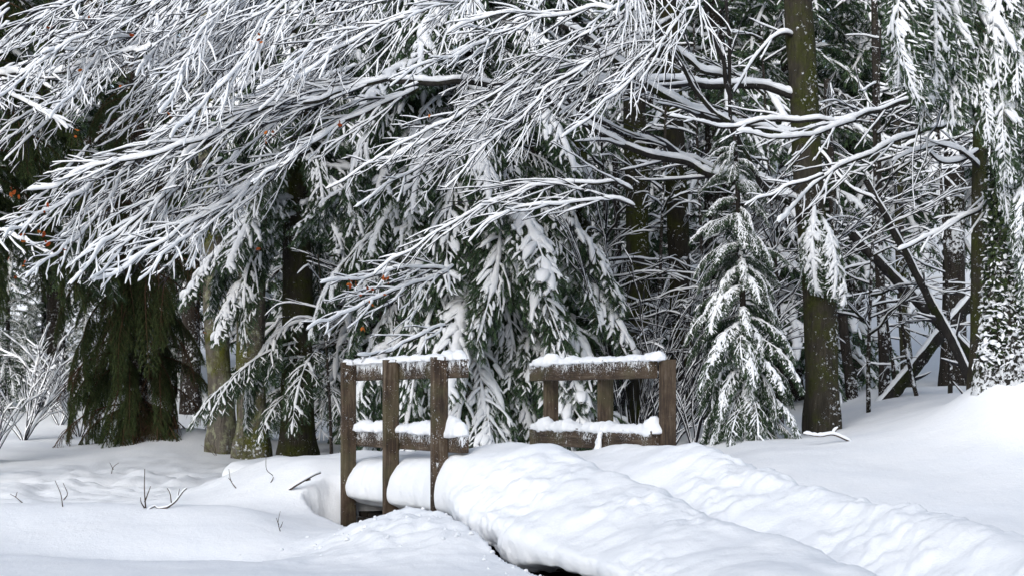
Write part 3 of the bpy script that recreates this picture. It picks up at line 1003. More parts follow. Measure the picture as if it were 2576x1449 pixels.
# big mossy beech K right of the bridge with its limbs
K = empty('beech_tree', on_ground(2068, 15.0), 'tall dark mossy beech trunk right of the young spruce', 'tree')
trunk(K, [on_ground(2068, 15.0), P(2066, 900, 15), P(2060, 750, 15), P(2036, 500, 15), P(2020, 200, 15), P(2008, 0, 15), P(1995, -350, 15)], wt(84, 15), wt(66, 15), M_BARK_MOSS, flare=.12)
def L(pts, Y0, Y1=None):
    if Y1 is None: Y1 = Y0
    m = len(pts)
    return [P(a, b, Y0 + (Y1 - Y0) * i / (m - 1)) for i, (a, b) in enumerate(pts)]
limb(K, L([(2030, 520), (1900, 480), (1789, 440), (1698, 405), (1563, 370), (1454, 300), (1380, 250)], 15, 13.9), .042, .018, .026, .05, moss=True, level=1, spacing=.25, start=.8, bare=.3, label='thick snow-covered limb slanting up to the left')
limb(K, L([(2030, 480), (1900, 450), (1768, 420), (1672, 370), (1563, 331), (1476, 287), (1400, 230)], 15.1, 14.6), .034, .014, .02, .04, moss=True, level=1, spacing=.22, start=.8, bare=.3)
limb(K, L([(2026, 350), (1930, 330), (1824, 309), (1759, 287), (1698, 261), (1602, 200), (1498, 118), (1400, 60)], 15, 13.6), .045, .018, .028, .055, moss=True, level=1, spacing=.22, start=.6, bare=.25)
limb(K, L([(2020, 250), (1880, 215), (1733, 213), (1628, 214), (1541, 205), (1480, 224), (1390, 232), (1301, 225), (1200, 210), (1094, 211), (981, 206)], 15, 13.4), .04, .02, .026, .05, moss=True, level=1, spacing=.2, start=.7, bare=.25)
limb(K, L([(1985, 512), (1955, 496), (1911, 457), (1872, 392), (1846, 331), (1838, 305)], 14.95, 14.2), .034, .028, .012, .02, moss=True, twigs=False, label='pale broken stem forking upward')
limb(K, L([(1838, 305), (1838, 200), (1836, 131), (1828, 50), (1822, -60)], 14.2, 14.0), .022, .014, 0, .01, moss=True, level=1, spacing=.3, bare=.6)
limb(K, L([(1840, 250), (1833, 226), (1816, 165), (1785, 65), (1774, -10), (1765, -80)], 14.2, 14.0), .026, .018, .006, .012, moss=True, level=0, spacing=.3, bare=.6)
limb(K, L([(1836, 309), (1759, 244), (1724, 183), (1678, 105), (1640, 40)], 14.2, 13.6), .024, .014, .014, .022, moss=True, level=1, spacing=.25, bare=.4)
limb(K, L([(1836, 200), (1816, 192), (1759, 174), (1700, 130), (1678, 105)], 14.3, 13.9), .02, .014, .03, .05, moss=True, level=0, spacing=.3)
limb(K, L([(2015, 100), (1960, 90), (1900, 140), (1850, 230)], 15, 14.5), .02, .008, .02, .035, level=1, spacing=.2)
limb(K, L([(2030, 330), (2090, 420), (2130, 470), (2200, 500)], 15, 14.6), .014, .006, .018, .03, level=1, spacing=.15)
for (px, py, az, pit, sc, key) in ((2050, 510, 4.4, -1.0, .50, 'laden'), (2060, 540, 5.2, -.85, .48, 'laden'), (2040, 560, 3.9, -1.1, .42, 'laden'), (2070, 600, 5.5, -.9, .4, 'laden')):
    put_bough(K, key, P(px, py, 14.85), az, pit, sc)

# beech H on the right: limbs hanging in from the right edge
Hh = empty('beech_tree', on_ground(2462, 14.6), 'slender beech behind the right-hand spruce with long snow-lined sagging limbs', 'tree')
trunk(Hh, [on_ground(2462, 14.6), P(2462, 800, 14.6), P(2464, 500, 14.6), P(2466, 250, 14.6), P(2470, -200, 14.6)], wt(44, 14.6), wt(30, 14.6), M_BARK_MOSS)
limb(Hh, L([(2464, 235), (2380, 238), (2277, 261), (2190, 285), (2107, 300), (1977, 305), (1846, 320), (1759, 311), (1690, 296)], 14.5, 13.0), .028, .007, .018, .034, moss=True, level=1, spacing=.26, start=.9, lmax=.55)
limb(Hh, L([(2152, 305), (2090, 325), (2020, 347), (1933, 344), (1850, 330)], 13.8, 13.1), .018, .006, .02, .038, level=1, spacing=.15)
limb(Hh, L([(2447, 279), (2380, 310), (2303, 340), (2195, 383), (2072, 444), (1998, 518), (1950, 570)], 14.5, 12.9), .026, .006, .019, .035, moss=True, level=1, spacing=.20, start=.9, lmax=.6)
limb(Hh, L([(2072, 440), (1990, 470), (1911, 500), (1870, 520)], 13.2, 12.9), .01, .004, .012, .022, level=1, spacing=.12)
limb(Hh, L([(2600, 420), (2551, 449), (2477, 514), (2410, 560), (2347, 597), (2250, 640)], 13.6, 12.6), .024, .007, .021, .036, level=1, spacing=.22, lmax=.5)
limb(Hh, L([(2470, -60), (2440, 30), (2350, 180), (2320, 260), (2300, 400), (2305, 540)], 13.4, 12.4), .018, .004, .006, .012, level=0, spacing=.25, lmax=.3, bare=.7)
limb(Hh, L([(2464, 160), (2400, 220), (2360, 290), (2330, 380), (2300, 480)], 13.4, 12.5), .012, .004, .004, .01, level=0, spacing=.25, lmax=.3, bare=.7)
limb(Hh, L([(2462, 420), (2400, 380), (2330, 370), (2250, 400)], 14.5, 14.0), .014, .005, .02, .035, level=1, spacing=.16)
limb(Hh, L([(2462, 380), (2420, 405), (2370, 410), (2320, 370)], 14.5, 14.2), .02, .008, .02, .04, level=0, spacing=.2)

# beech M: limbs sweep down to the left across the upper half of the picture
Mb = empty('beech_tree', on_ground(1606, 18.0), 'wide beech behind the right railing whose snowy branches sweep down to the left', 'tree')
trunk(Mb, [on_ground(1606, 18), P(1606, 800, 18), P(1602, 500, 18), P(1595, 200, 18), P(1600, -100, 18), P(1610, -500, 18)], wt(64, 18), wt(48, 18), M_BARK_MOSS)
TOPM = P(1606, -300, 18)
def sweep(pts, Y0=14.2, Y1=12.6, r0=.013, r1=.004, w=.017, h=.030, level=2, spacing=.13, lmax=1.0, conn=True, **kw):
    q = L(pts, Y0, Y1)
    if conn:
        a = q[0]
        q = [TOPM * .85 + a * .15 + np.array((0, 0, .4)), TOPM * .35 + a * .65 + np.array((0, 0, .55))] + q
    kw.setdefault('lfac', .5)
    d = float(np.linalg.norm(np.array(q[0]) - np.array(q[2]))) * .9 if conn else 0
    return limb(Mb, q, r0 * (1.5 if conn else 1), r1, w, h, level=level, spacing=spacing, lmax=lmax, start=d, **kw)
sweeps = [
 [(489, -20), (454, 35), (406, 102), (374, 150), (340, 195)],
 [(575, -10), (532, 53), (497, 120), (460, 187), (433, 241), (405, 290)],
 [(725, 0), (660, 90), (600, 160), (540, 240), (470, 310), (420, 350)],
 [(433, 0), (401, 45), (374, 85), (294, 90), (187, 128), (107, 133)],
 [(440, -20), (369, 32), (294, 50), (214, 80), (150, 125), (90, 170)],
 [(980, 200), (866, 225), (800, 258), (690, 268), (602, 307), (495, 356), (428, 381), (361, 397), (227, 422), (147, 459), (70, 483)],
 [(321, 404), (267, 429), (214, 483), (147, 520), (67, 566), (0, 598)],
 [(556, 340), (500, 365), (468, 384), (441, 432), (422, 483), (361, 536), (300, 590), (254, 625), (233, 657), (187, 718)],
 [(780, 380), (689, 419), (620, 470), (560, 510), (489, 560), (420, 600), (350, 650), (300, 690), (220, 716)],
 [(560, 400), (480, 450), (433, 488), (401, 531), (348, 585), (307, 625), (254, 684), (230, 706)],
 [(600, 380), (556, 424), (553, 456), (521, 536), (495, 571), (455, 606), (414, 638), (350, 710)],
 [(400, 380), (321, 424), (267, 510), (214, 585), (160, 622), (120, 660), (64, 700)],
 [(1604, -20), (1572, 37), (1518, 70), (1438, 102), (1374, 150), (1318, 192), (1224, 257), (1130, 310), (1040, 350), (940, 400)],
 [(1754, -10), (1719, 29), (1665, 107), (1625, 160), (1580, 209), (1518, 259), (1478, 302), (1420, 350)],
 [(1598, 0), (1545, 88), (1492, 147), (1412, 193), (1358, 254), (1278, 281), (1224, 310), (1130, 340), (1050, 370), (930, 420), (820, 480)],
 [(1380, -20), (1278, 70), (1224, 107), (1150, 140), (1060, 165), (980, 215)],
 [(1572, 0), (1492, 21), (1398, 40), (1331, 43), (1275, 29), (1200, 50), (1120, 90)],
 [(1180, -20), (1142, 0), (1013, 48), (933, 78), (839, 134), (760, 190), (700, 250)],
 [(1394, 243), (1259, 288), (1156, 364), (1053, 427), (976, 463), (900, 520)],
 [(1590, 480), (1530, 463), (1416, 463), (1272, 494), (1150, 560), (1040, 630), (940, 680)],
 [(1595, 520), (1530, 512), (1430, 508), (1349, 517), (1260, 540), (1180, 600)],
 [(1120, 680), (1026, 674), (922, 696), (810, 714)],
 [(1140, 670), (1088, 701), (990, 732), (878, 786), (770, 827)],
 [(1120, 820), (1057, 845), (967, 880), (900, 893)],
 [(1053, 225), (960, 270), (840, 326), (799, 353), (700, 420), (640, 470)],
 [(1700, 40), (1620, 90), (1540, 130), (1450, 180), (1370, 240), (1300, 310), (1210, 380), (1120, 470)],
 [(870, -20), (820, 70), (780, 150), (720, 220), (650, 280)],
 [(960, -20), (880, 60), (800, 110), (730, 170), (640, 230)],
 [(250, -20), (190, 60), (120, 130), (50, 210), (-20, 260)],
 [(340, -10), (300, 60), (240, 150), (190, 230), (120, 300)],
 [(640, -10), (590, 90), (520, 200), (440, 300), (370, 370)],
]
for i, s in enumerate(sweeps):
    hi = s[0][1] < 40
    big = i in (0, 1, 2, 5, 7, 8, 16, 17, 24)
    sweep(s, Y0=13.9 + R.uniform(-.4, .6), Y1=12.5 + R.uniform(-.4, .5), r0=.015 if big else .010, w=.024 if big else .0175, h=.036 if big else .027, conn=hi,
          level=2 if i not in (18, 19, 20, 21, 22, 23) else 1, spacing=.115 if i in (12, 13, 14, 18, 19, 20, 21, 22, 23) else .095, bare=.12)
# more of the same spray behind the ones traced above
for i in range(40):
    a = R.uniform(-80, 1050); b = R.uniform(-60, 430 - .22 * a)
    ang = math.radians(R.gauss(40, 8) if a < 700 else R.gauss(28, 7))
    ln = R.uniform(260, 480)
    bend = R.uniform(-.25, .35)
    pts = [(a, b)]
    for k in range(4):
        pts.append((pts[-1][0] - math.cos(ang) * ln / 4, pts[-1][1] + math.sin(ang) * ln / 4)); ang += bend * .25
    Y = R.uniform(13.4, 16.0)
    limb(Mb, L(pts, Y + .5, Y - .4), 0.008, .003, .0165, .025, level=2, spacing=.095, lmax=.9, bare=.1, lfac=.42)
# dry leaves still hanging on it
lf = MB()
spots = [(652, 98), (310, 212), (186, 186), (132, 75), (680, 335), (670, 345), (862, 312), (1080, 300), (30, 490), (45, 500), (120, 610), (115, 540), (130, 630), (20, 640), (60, 660), (40, 690), (900, 715), (920, 740), (935, 725), (965, 705), (980, 700), (975, 735), (940, 770), (910, 825), (530, 830), (880, 720), (340, 100), (220, 30), (430, 290), (195, 340), (650, 640), (2190, 290), (60, 600), (100, 585), (160, 640)]
for (a, b) in spots:
    for k in range(R.choice((1, 1, 2, 3))):
        c = P(a + R.gauss(0, 8), b + R.gauss(0, 8), 12.6)
        s_ = nrm(NR.normal(0, 1, 3)); nv = nrm(np.cross(s_, NR.normal(0, 1, 3))); t_ = np.cross(s_, nv)
        z = R.uniform(.014, .024)
        lf.add([c - s_ * z, c - s_ * z * .3 + t_ * z * .55 + nv * z * .2, c + s_ * z * .5 + t_ * z * .45, c + s_ * z * 1.1, c + s_ * z * .5 - t_ * z * .45, c - s_ * z * .3 - t_ * z * .55 + nv * z * .2], [(0, 1, 2, 5), (2, 3, 4, 5)])
lf.build('dry_leaves', M_LEAF, Mb, smooth=False, kind='stuff')

# beech at the left edge whose limbs grow in to the right
Nb = empty('beech_tree', on_ground(-260, 15.5), 'beech beyond the left edge with one snowy limb reaching in to the right', 'tree')
trunk(Nb, [on_ground(-260, 15.5), P(-250, 600, 15.5), P(-240, 200, 15.5), P(-230, -300, 15.5)], .16, .10, M_BARK_DARK)
limb(Nb, L([(-240, 240), (-100, 215), (0, 187), (94, 189), (160, 173), (227, 158), (321, 136), (380, 120)], 15, 13.0), .022, .005, .026, .045, level=2, spacing=.14, lmax=.6, start=.6)
limb(Nb, L([(-240, 150), (-60, 200), (0, 225), (60, 262), (115, 281), (170, 320)], 15, 13.2), .018, .005, .022, .038, level=2, spacing=.14, lmax=.6, start=.5)
limb(Nb, L([(-240, 450), (-60, 560), (40, 600), (130, 640)], 15, 13.5), .018, .005, .018, .03, level=2, spacing=.14, lmax=.5, start=.5)

# ------------------------------------------------------------------ dark spruce on the left with bare hanging boughs
spG = spruce(345, 21.2, 10, 1.15, 'dark sheltered spruce with brown dead inner twigs at the left', r=.13, mix=(('bare', 4), ('dead', 2)), z_lo=.2, whorl=.26, per=6, pitch0=-.25, dead_to=0)
for i in range(16):
    put_bough(spG, R.choice(('bare', 'bare', 'dead')), P(R.uniform(240, 430), R.uniform(560, 740), 20.6), R.uniform(3.2, 6.0), -.35 + R.gauss(0, .2), R.uniform(.6, 1.1))
for i in range(10):
    put_bough(spG, R.choice(('bare', 'dead')), P(R.uniform(310, 410), R.uniform(880, 1060), 20.8), R.uniform(3.0, 6.3), -.5 + R.gauss(0, .2), R.uniform(.4, .75))
spG2 = spruce(-70, 18.5, 10, 2.1, 'dark green spruce half out of the picture at the left edge', r=.13, mix=(('bare', 3), ('light', 1)), z_lo=2.7, whorl=.3, per=6, pitch0=-.2)

# ------------------------------------------------------------------ slender stems
def stem(px_pts, Y, w0, w1, label, cat='tree', mat=None, limbs=8, name='bare_sapling', snow=.012, whorled=False, level=1, lm=.9, up=.3, group=None, zr=(.25, .95), lfac=.5):
    b = on_ground(px_pts[0][0], Y, .1)
    root = empty(name, b, label, cat, group)
    pts = [b] + [P(a, c, Y) for a, c in px_pts[1:]]
    trunk(root, pts, wt(w0, Y), wt(w1, Y), mat or M_BARK_DARK, flare=.1, k=10)
    path = resample(catmull(pts, 8), .05)
    for i in range(limbs):
        f = R.uniform(*zr)
        k = int(f * (len(path) - 1))
        az = R.uniform(0, 6.28)
        if math.sin(az) > .3 and R.random() < .5: az = -az
        d = np.array((math.cos(az), math.sin(az), up + R.gauss(0, .15)))
        ln = lm * R.uniform(.5, 1.2)
        if whorled:
            q = [path[k], path[k] + d * ln * .35 + np.array((0, 0, -.02)), path[k] + d * ln * .7 + np.array((0, 0, -.03)), path[k] + np.array((d[0], d[1], 0)) * ln + np.array((0, 0, .06 - .1 * R.random()))]
        else:
            q = [path[k], path[k] + d * ln * .4, path[k] + d * ln * .75 + np.array((0, 0, -.03)), path[k] + d * ln + np.array((0, 0, -.14))]
        limb(root, q, max(.005, .011 * ln), .003, snow, snow * 1.6, level=level, spacing=.13, lmax=.45, bare=.2, start=.08, lfac=lfac, nvec=nrm(NR.normal(0, 1, 3)))
    return root
stem([(835, 0), (832, 1080), (826, 950), (815, 800), (800, 640)], 16.5, 9, 4, 'thin dark sapling standing between the mossy trunk and the left railing', limbs=6, lm=.5)
stem([(1480, 0), (1478, 900), (1475, 700), (1465, 500), (1452, 250), (1440, -100)], 16.6, 42, 34, 'straight dark mossy trunk behind the gap between the two railings', mat=M_BARK_MOSS, limbs=12, lm=1.2, name='beech_tree')
stem([(1400, 0), (1398, 900), (1392, 760), (1380, 560), (1372, 300)], 19, 20, 12, 'thin mossy stem left of the right railing', mat=M_BARK_MOSS, limbs=12, lm=1.0)
stem([(1715, 0), (1715, 900), (1712, 700), (1702, 500), (1690, 200), (1680, -200)], 17.8, 62, 44, 'green mossy trunk behind the right end of the right railing', mat=bark_material('green_moss_bark', (.012, .011, .009), (.04, .035, .025), (.042, .046, .009), .46, .62, .70), limbs=10, lm=1.0, name='beech_tree')
stem([(1560, 0), (1562, 850), (1555, 650), (1548, 400)], 19, 22, 14, 'slim stem directly left of the wide beech trunk', limbs=14, lm=1.1)
stem([(1915, 0), (1915, 700), (1912, 400), (1912, 100), (1915, -150)], 21, 52, 44, 'dark trunk far behind, showing at the top above the young spruce', mat=M_BARK_MOSS, limbs=8, lm=1.2, name='beech_tree')
stem([(2145, 0), (2140, 960), (2125, 850), (2112, 700), (2095, 500), (2080, 200)], 18.6, 27, 18, 'thin leaning stem just right of the tall mossy trunk', limbs=14, lm=.8, whorled=True, zr=(.08, .9), name='dead_spruce')
stem([(2226, 0), (2224, 900), (2218, 780), (2210, 600), (2205, 300), (2200, 0)], 18.2, 28, 18, 'straight slender spruce with rings of bare drooping branches', limbs=26, lm=.85, whorled=True, zr=(.1, .85), level=0, name='dead_spruce', up=-.1)
stem([(2290, 0), (2280, 900), (2270, 750), (2262, 550), (2255, 250)], 19.2, 30, 18, 'mossy slender stem third right of the tall trunk', limbs=14, lm=.8, zr=(.15, .9), mat=M_BARK_MOSS, name='dead_spruce')
stem([(2258, 0), (2248, 930), (2238, 860), (2225, 760)], 17.6, 11, 6, 'thin crooked stick standing between two slender stems', limbs=4, lm=.35, zr=(.3, .9))
stem([(2312, 0), (2292, 940), (2270, 820), (2255, 700)], 17.4, 11, 6, 'thin stick leaning left beside the mossy slender stem', limbs=4, lm=.35, zr=(.3, .9))
def leaner(pts, Y0, Y1, w0, w1, label, snow, sp=.25, mat=None):
    q = L(pts, Y0, Y1)
    q[0] = q[0] + nrm(q[0] - q[1]) * .35
    root = empty('leaning_trunk', q[0], label, 'dead tree')
    limb(root, q, wt(w0, Y0), wt(w1, Y1), snow, snow * 1.5, name='trunk', moss=True, level=0, spacing=sp, lmax=.5, bare=.2, lfac=.25, wig=.006, ang=(.5, 1.0))
    return root
leaner([(2455, 985), (2390, 855), (2322, 720), (2252, 588), (2180, 455)], 15.6, 15.2, 24, 15, 'dark leaning trunk with snow along its upper side right of the slender stems', .030)
leaner([(2470, 930), (2360, 810), (2250, 700), (2140, 590)], 17.0, 16.8, 30, 22, 'snow-covered trunk leaning left at a flatter slant', .036)
leaner([(2270, 960), (2345, 870), (2420, 785), (2490, 705), (2560, 630)], 17.6, 17.6, 34, 26, 'fallen log propped up to the right, thick with snow', .035, sp=.6)

# fine-twigged saplings that fill the wood between the trunks
for (px, Y, lean_, lab) in ((1360, 17.2, -40, 'fine-twigged snowy sapling left of the straight mossy trunk'), (1535, 16.4, -30, 'fine-twigged snowy sapling in front of the wide beech trunk'), (1655, 16.6, 25, 'fine-twigged snowy sapling before the green mossy trunk'), (1775, 16.8, -30, 'fine-twigged snowy sapling left of the tip of the young spruce'), (1965, 16.4, -50, 'fine-twigged snowy sapling between young spruce and tall mossy trunk'), (2185, 16.2, 30, 'fine-twigged snowy sapling before the slender stems'), (2390, 16.6, -40, 'fine-twigged snowy sapling behind the leaning trunks'), (960, 18.6, -30, 'fine-twigged snowy sapling behind the left railing')):
    stem([(px, 0), (px, 900), (px + lean_ * .3, 640), (px + lean_ * .7, 360), (px + lean_, 60)], Y, 11, 5, lab, limbs=22, lm=1.0, snow=.010, level=1, up=.25, zr=(.2, .98))

# shrubby understorey with fine snowy twigs
def thicket(px, Y, h, n, label, spread=.6, snow=.010, sp=.11, lean=0.0, group=None, name='bare_shrub', level=1):
    b = on_ground(px, Y, .05)
    root = empty(name, b, label, 'shrub', group)
    for i in range(n):
        az = R.uniform(0, 6.28); tl = R.uniform(.15, spread)
        d = np.array((math.cos(az) * tl + lean, math.sin(az) * tl * .7 - .1, 1))
        l = h * R.uniform(.6, 1.1)
        q = [b, b + d * l * .35, b + d * l * .7 + np.array((d[0], d[1], 0)) * l * .1, b + d * l * .92 + np.array((d[0], d[1], -.1)) * l * .35]
        limb(root, q, .008, .003, snow, snow * 1.5, name='stem', level=level, spacing=sp, lmax=.5, bare=.2, start=.25, lfac=.4, nvec=nrm(NR.normal(0, 1, 3) + np.array((0, -1, 0))))
    return root
thicket(1420, 17.5, 3.0, 7, 'tangle of fine snowy twigs between the two railings', lean=-.25)
thicket(1590, 16.0, 3.0, 9, 'fine-twigged bush behind the middle of the right railing', lean=.1)
thicket(1660, 15.6, 2.8, 9, 'low snowy bush right of the wide beech trunk', lean=.3)
thicket(1745, 14.6, .8, 7, 'small round snow-tipped bush between railing and young spruce', spread=.5, snow=.012)
thicket(1500, 18.5, 3.2, 6, 'twiggy bush beside the straight mossy trunk', lean=-.1)
thicket(60, 22.5, 1.7, 11, 'bright snow-laden bush at the left edge by the open ground', spread=.9, snow=.022, sp=.10)
thicket(200, 23.5, 1.5, 10, 'snow-laden bush in front of the open ground left of the dark spruce', spread=.9, snow=.022, sp=.10)
thicket(150, 25.0, 1.2, 8, 'low white bush far behind the left foreground', spread=1.0, snow=.024, sp=.1)
thicket(-20, 19.0, 1.1, 7, 'low snowy bush cut by the left edge', spread=.9, snow=.02, sp=.1)

# ------------------------------------------------------------------ spruces behind
def crown_mesh(seed, height, spread, mix, z_lo, whorl, per):
    """all the boughs of a tree farther back as one crown"""
    global R
    keep = R; R = random.Random(seed)
    mb = MB()
    keys = [k for k, w in mix for _ in range(w)]
    z = z_lo
    while z < height - .1:
        f = z / height
        Ln = spread * (1 - f) ** .75 + .15
        a0 = R.uniform(0, 6.28)
        for j in range(per):
            az = a0 + j * 6.283 / per + R.gauss(0, .2)
            set_ = BOUGH[R.choice(keys)]
            g, sn = set_[R.randrange(len(set_))][2]
            pit = -.15 + .45 * f + R.gauss(0, .1); sc = max(.3, Ln / 1.45 * R.uniform(.7, 1.15))
            ca, sa, cp, sp = math.cos(az), math.sin(az), math.cos(pit), math.sin(pit)
            M = np.array(((ca * cp, -sa, -ca * sp), (sa * cp, ca, -sa * sp), (sp, 0, cp))) * sc
            off = np.array((0, 0, z + R.uniform(-.15, .15)))
            for src, is_s in ((g, False), (sn, True)):
                if not src.n: continue
                v = np.concatenate(src.v) @ M.T + off
                n0 = mb.n
                mb.v.append(v.astype(np.float32)); mb.n += len(v)
                for q, qm in zip(src.q, src.qm): mb.q.append(q + n0); mb.qm.append(np.full_like(qm, 2) if is_s else qm)
                for q, qm in zip(src.t, src.tm): mb.t.append(q + n0); mb.tm.append(qm)
        z += whorl * R.uniform(.8, 1.2)
    R = keep
    return mb.mesh('crown', [M_DEAD, M_NEEDLE, M_SNOW])
CROWN = {
 'mixed': crown_mesh(1, 11, 2.0, (('low_heavy', 2), ('low_light', 4), ('low_dead', 2)), .9, .42, 6),
 'light': crown_mesh(2, 12, 2.0, (('low_light', 3), ('low_dead', 3)), .9, .46, 6),
 'heavy': crown_mesh(3, 12, 2.2, (('low_heavy', 3), ('low_light', 2)), .8, .42, 6),
 'far': crown_mesh(4, 13, 2.6, (('low_heavy', 2), ('low_light', 3)), .9, .66, 5),
 'far2': crown_mesh(5, 14, 2.8, (('low_heavy', 1), ('low_light', 4), ('low_dead', 1)), 1.1, .68, 5),
}
def back_spruce(px, Y, key, label, group=None, sc=1.0, lift=0.):
    b = on_ground(px, Y, .15)
    root = empty('spruce_tree', b, label, 'tree', group)
    h = {'mixed': 11, 'light': 12, 'heavy': 12, 'far': 13, 'far2': 14}[key] * sc
    trunk(root, [b, b + np.array((0, 0, h * .35)), b + np.array((0, 0, h * .7)), b + np.array((0, 0, h + lift))], .15 * sc, .015, M_BARK_DARK, flare=.25, k=10)
    o = bpy.data.objects.new('crown', CROWN[key]); C.objects.link(o)
    o.parent = root; o.location = (0, 0, lift); o.rotation_euler = (0, 0, R.uniform(0, 6.28)); o.scale = (sc,) * 3
    return root
back_spruce(900, 21.5, 'mixed', 'dark spruce filling the gap between the spruce with mossy trunk and the drooping one')
back_spruce(1060, 22.5, 'mixed', 'spruce seen behind the left railing beneath the drooping boughs')
back_spruce(1330, 21.0, 'light', 'thin-branched spruce left of the straight mossy trunk')
back_spruce(1650, 23.0, 'light', 'spruce showing between the wide beech and the green mossy trunk')
back_spruce(1800, 19.5, 'mixed', 'spruce directly behind the tip of the young spruce')
back_spruce(1985, 20.5, 'mixed', 'spruce half hidden behind the tall mossy trunk')
back_spruce(2150, 23.0, 'heavy', 'heavily snow-laden spruce right of the top of the tall mossy trunk', lift=2.0)
back_spruce(2400, 21.0, 'light', 'spruce behind the leaning trunks at the right', lift=2.2)
back_spruce(2620, 23.0, 'light', 'spruce at the right edge behind the snow-plastered trunk', lift=2.0)
back_spruce(480, 26.0, 'mixed', 'spruce behind the pair of lichen-covered trunks', lift=1.6)
back_spruce(140, 27.0, 'heavy', 'snowy spruce high behind the dark spruce at the left', lift=2.6)
back_spruce(-120, 25.0, 'heavy', 'snowy spruce behind the left edge', lift=2.6)
back_spruce(20, 26.5, 'heavy', 'small bright snow-covered spruce at the left edge beyond the bushes', sc=.30)
back_spruce(110, 29.0, 'heavy', 'small snowy spruce between the left-edge bush and the dark spruce', sc=.34)
back_spruce(215, 27.0, 'mixed', 'small snow-dusted spruce showing just left of the dark spruce', sc=.28)
back_spruce(440, 28.0, 'heavy', 'small snowy spruce seen through the gap right of the dark spruce', sc=.30)
back_spruce(-60, 31.0, 'mixed', 'snow-dusted spruce cut by the left edge far behind', sc=.45)
far_lab = 'snow-laden spruce in the dense forest behind the nearer trees'
FG = 'spruces filling the forest behind'
far = [(40, 48), (300, 42), (660, 30), (820, 37), (1000, 30), (1180, 36), (1340, 40), (1480, 33), (1700, 36), (1870, 31), (2030, 38), (2660, 40), (560, 46), (1600, 48), (2360, 52), (2500, 46), (2230, 56)]
for i, (px, Y) in enumerate(far):
    back_spruce(px, Y, 'far' if i % 2 else 'far2', far_lab, FG, R.uniform(.95, 1.2), .6)

# unseen spruces added behind the camera to keep the foreground in shade
for i, (x, y) in enumerate([(-11.5, -6.0), (-8.6, -8.0), (-6.2, -5.5), (-4.0, -8.5), (-2.0, -6.0), (.4, -8.2), (2.8, -6.2), (5.2, -8.4), (8.0, -6.2)]):
    b = np.array((x, y, .2))
    root = empty('spruce_tree', b, 'snow-laden spruce added behind the viewer to shade the foreground', 'tree', 'unseen shade spruces behind the viewer')
    trunk(root, [b, b + np.array((0, 0, 4.5)), b + np.array((0, 0, 9)), b + np.array((0, 0, 13))], .17, .02, M_BARK_DARK, k=10)
    o = bpy.data.objects.new('crown', CROWN['far' if i % 2 else 'far2']); C.objects.link(o)
    o.parent = root; o.rotation_euler = (0, 0, R.uniform(0, 6.28)); o.location = (0, 0, .4); o.scale = (1, 1, 1.1)

# ------------------------------------------------------------------ small twigs sticking out of the snow
def yg(px, py):
    """distance at which the ground shows at this pixel"""
    for Y in np.arange(8.5, 30, .05):
        x = (px - CX) * Y / F
        if H(x, Y) >= EYE + (HY - py) * Y / F: return float(Y)
    return 14.
def ground_twig(pts_list, Y, label, r=.004, snow=0., cat='twig', name='bare_twig', mat=None):
    a0 = pts_list[0][0]
    if Y < 18: Y = yg(*a0)
    b = P(a0[0], a0[1], Y)
    gz = H(b[0], b[1])
    root = empty(name, (b[0], b[1], gz), label, cat)
    dz = gz - b[2] - .01
    for i, pts in enumerate(pts_list):
        q = [P(a, c, Y) + np.array((0, R.gauss(0, .02), dz)) for a, c in pts]
        p = resample(catmull(q, 6), .02)
        mb = MB()
        tube(mb, p, np.linspace(r, r * .45, len(p)), 5, rough=.1)
        o = mb.build('stem' if i == 0 else 'side_twig', mat or M_DEAD, root)
        if snow:
            sb = MB()
            snow_tube(sb, p, r, snow, snow * 1.6)
            so = sb.build('twig_snow', M_SNOW, o); so.location = (0, 0, 0)
    return root
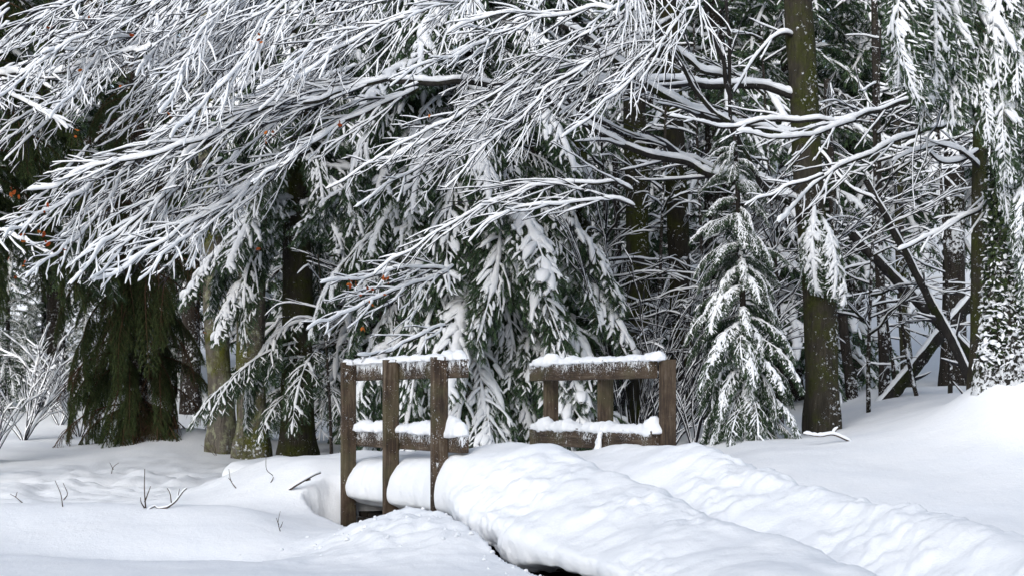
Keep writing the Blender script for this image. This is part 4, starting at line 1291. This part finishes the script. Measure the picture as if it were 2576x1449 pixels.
ground_twig([[(366, 1282), (362, 1230), (366, 1178)], [(364, 1262), (372, 1240), (380, 1222)], [(366, 1276), (356, 1262), (354, 1250)]], 12.2, 'upright bare twig left of the forked twig in the left foreground', .005)
ground_twig([[(412, 1280), (440, 1262), (462, 1235), (472, 1226)], [(432, 1268), (428, 1240), (420, 1226)], [(446, 1256), (450, 1228)], [(424, 1274), (398, 1278), (388, 1272), (372, 1282)]], 12.2, 'low forked twig lying on the snow in the left foreground', .006, .006)
ground_twig([[(160, 1274), (152, 1240), (140, 1206)], [(156, 1256), (168, 1240), (160, 1212)]], 12.4, 'pair of thin curved twigs near the left edge', .004)
ground_twig([[(706, 1338), (702, 1312), (706, 1284)], [(703, 1318), (696, 1300)], [(705, 1326), (712, 1310)]], 11.4, 'tiny upright sprig before the footbridge', .003)
ground_twig([[(596, 1228), (580, 1208), (576, 1178)], [(582, 1210), (574, 1200)]], 14.6, 'small curved twig below the lichen-covered trunks', .004)
ground_twig([[(680, 1218), (686, 1200), (672, 1182), (668, 1150)]], 14.8, 'thin kinked twig below the mossy trunk', .004)
ground_twig([[(722, 1236), (756, 1215), (790, 1196), (806, 1190)], [(770, 1208), (782, 1206)]], 13.6, 'snow-topped stick poking out of the bank left of the footbridge', .008, .012)
ground_twig([[(60, 1262), (40, 1248), (22, 1240)], [(40, 1248), (44, 1234)]], 12.6, 'short low twig at the far left', .004)
ground_twig([[(545, 1150), (530, 1120), (518, 1096)], [(544, 1148), (540, 1116), (545, 1098)], [(545, 1150), (522, 1132), (505, 1120)]], 19.5, 'tuft of fine stalks at the foot of the lichen-covered trunk', .003)
ground_twig([[(1752, 1128), (1750, 1110), (1742, 1098)], [(1750, 1118), (1762, 1102)]], 13.0, 'tiny stalks in the snow right of the right railing', .003)
ground_twig([[(280, 1190), (286, 1172), (300, 1160)], [(284, 1178), (276, 1160)]], 16.0, 'small dry stalk on the ground before the dark spruce', .004)
ground_twig([[(2140, 1110), (2095, 1092), (2060, 1096), (2020, 1090)], [(2095, 1092), (2110, 1074)]], 13.6, 'snow-lined twig lying at the foot of the tall mossy trunk', .007, .014)
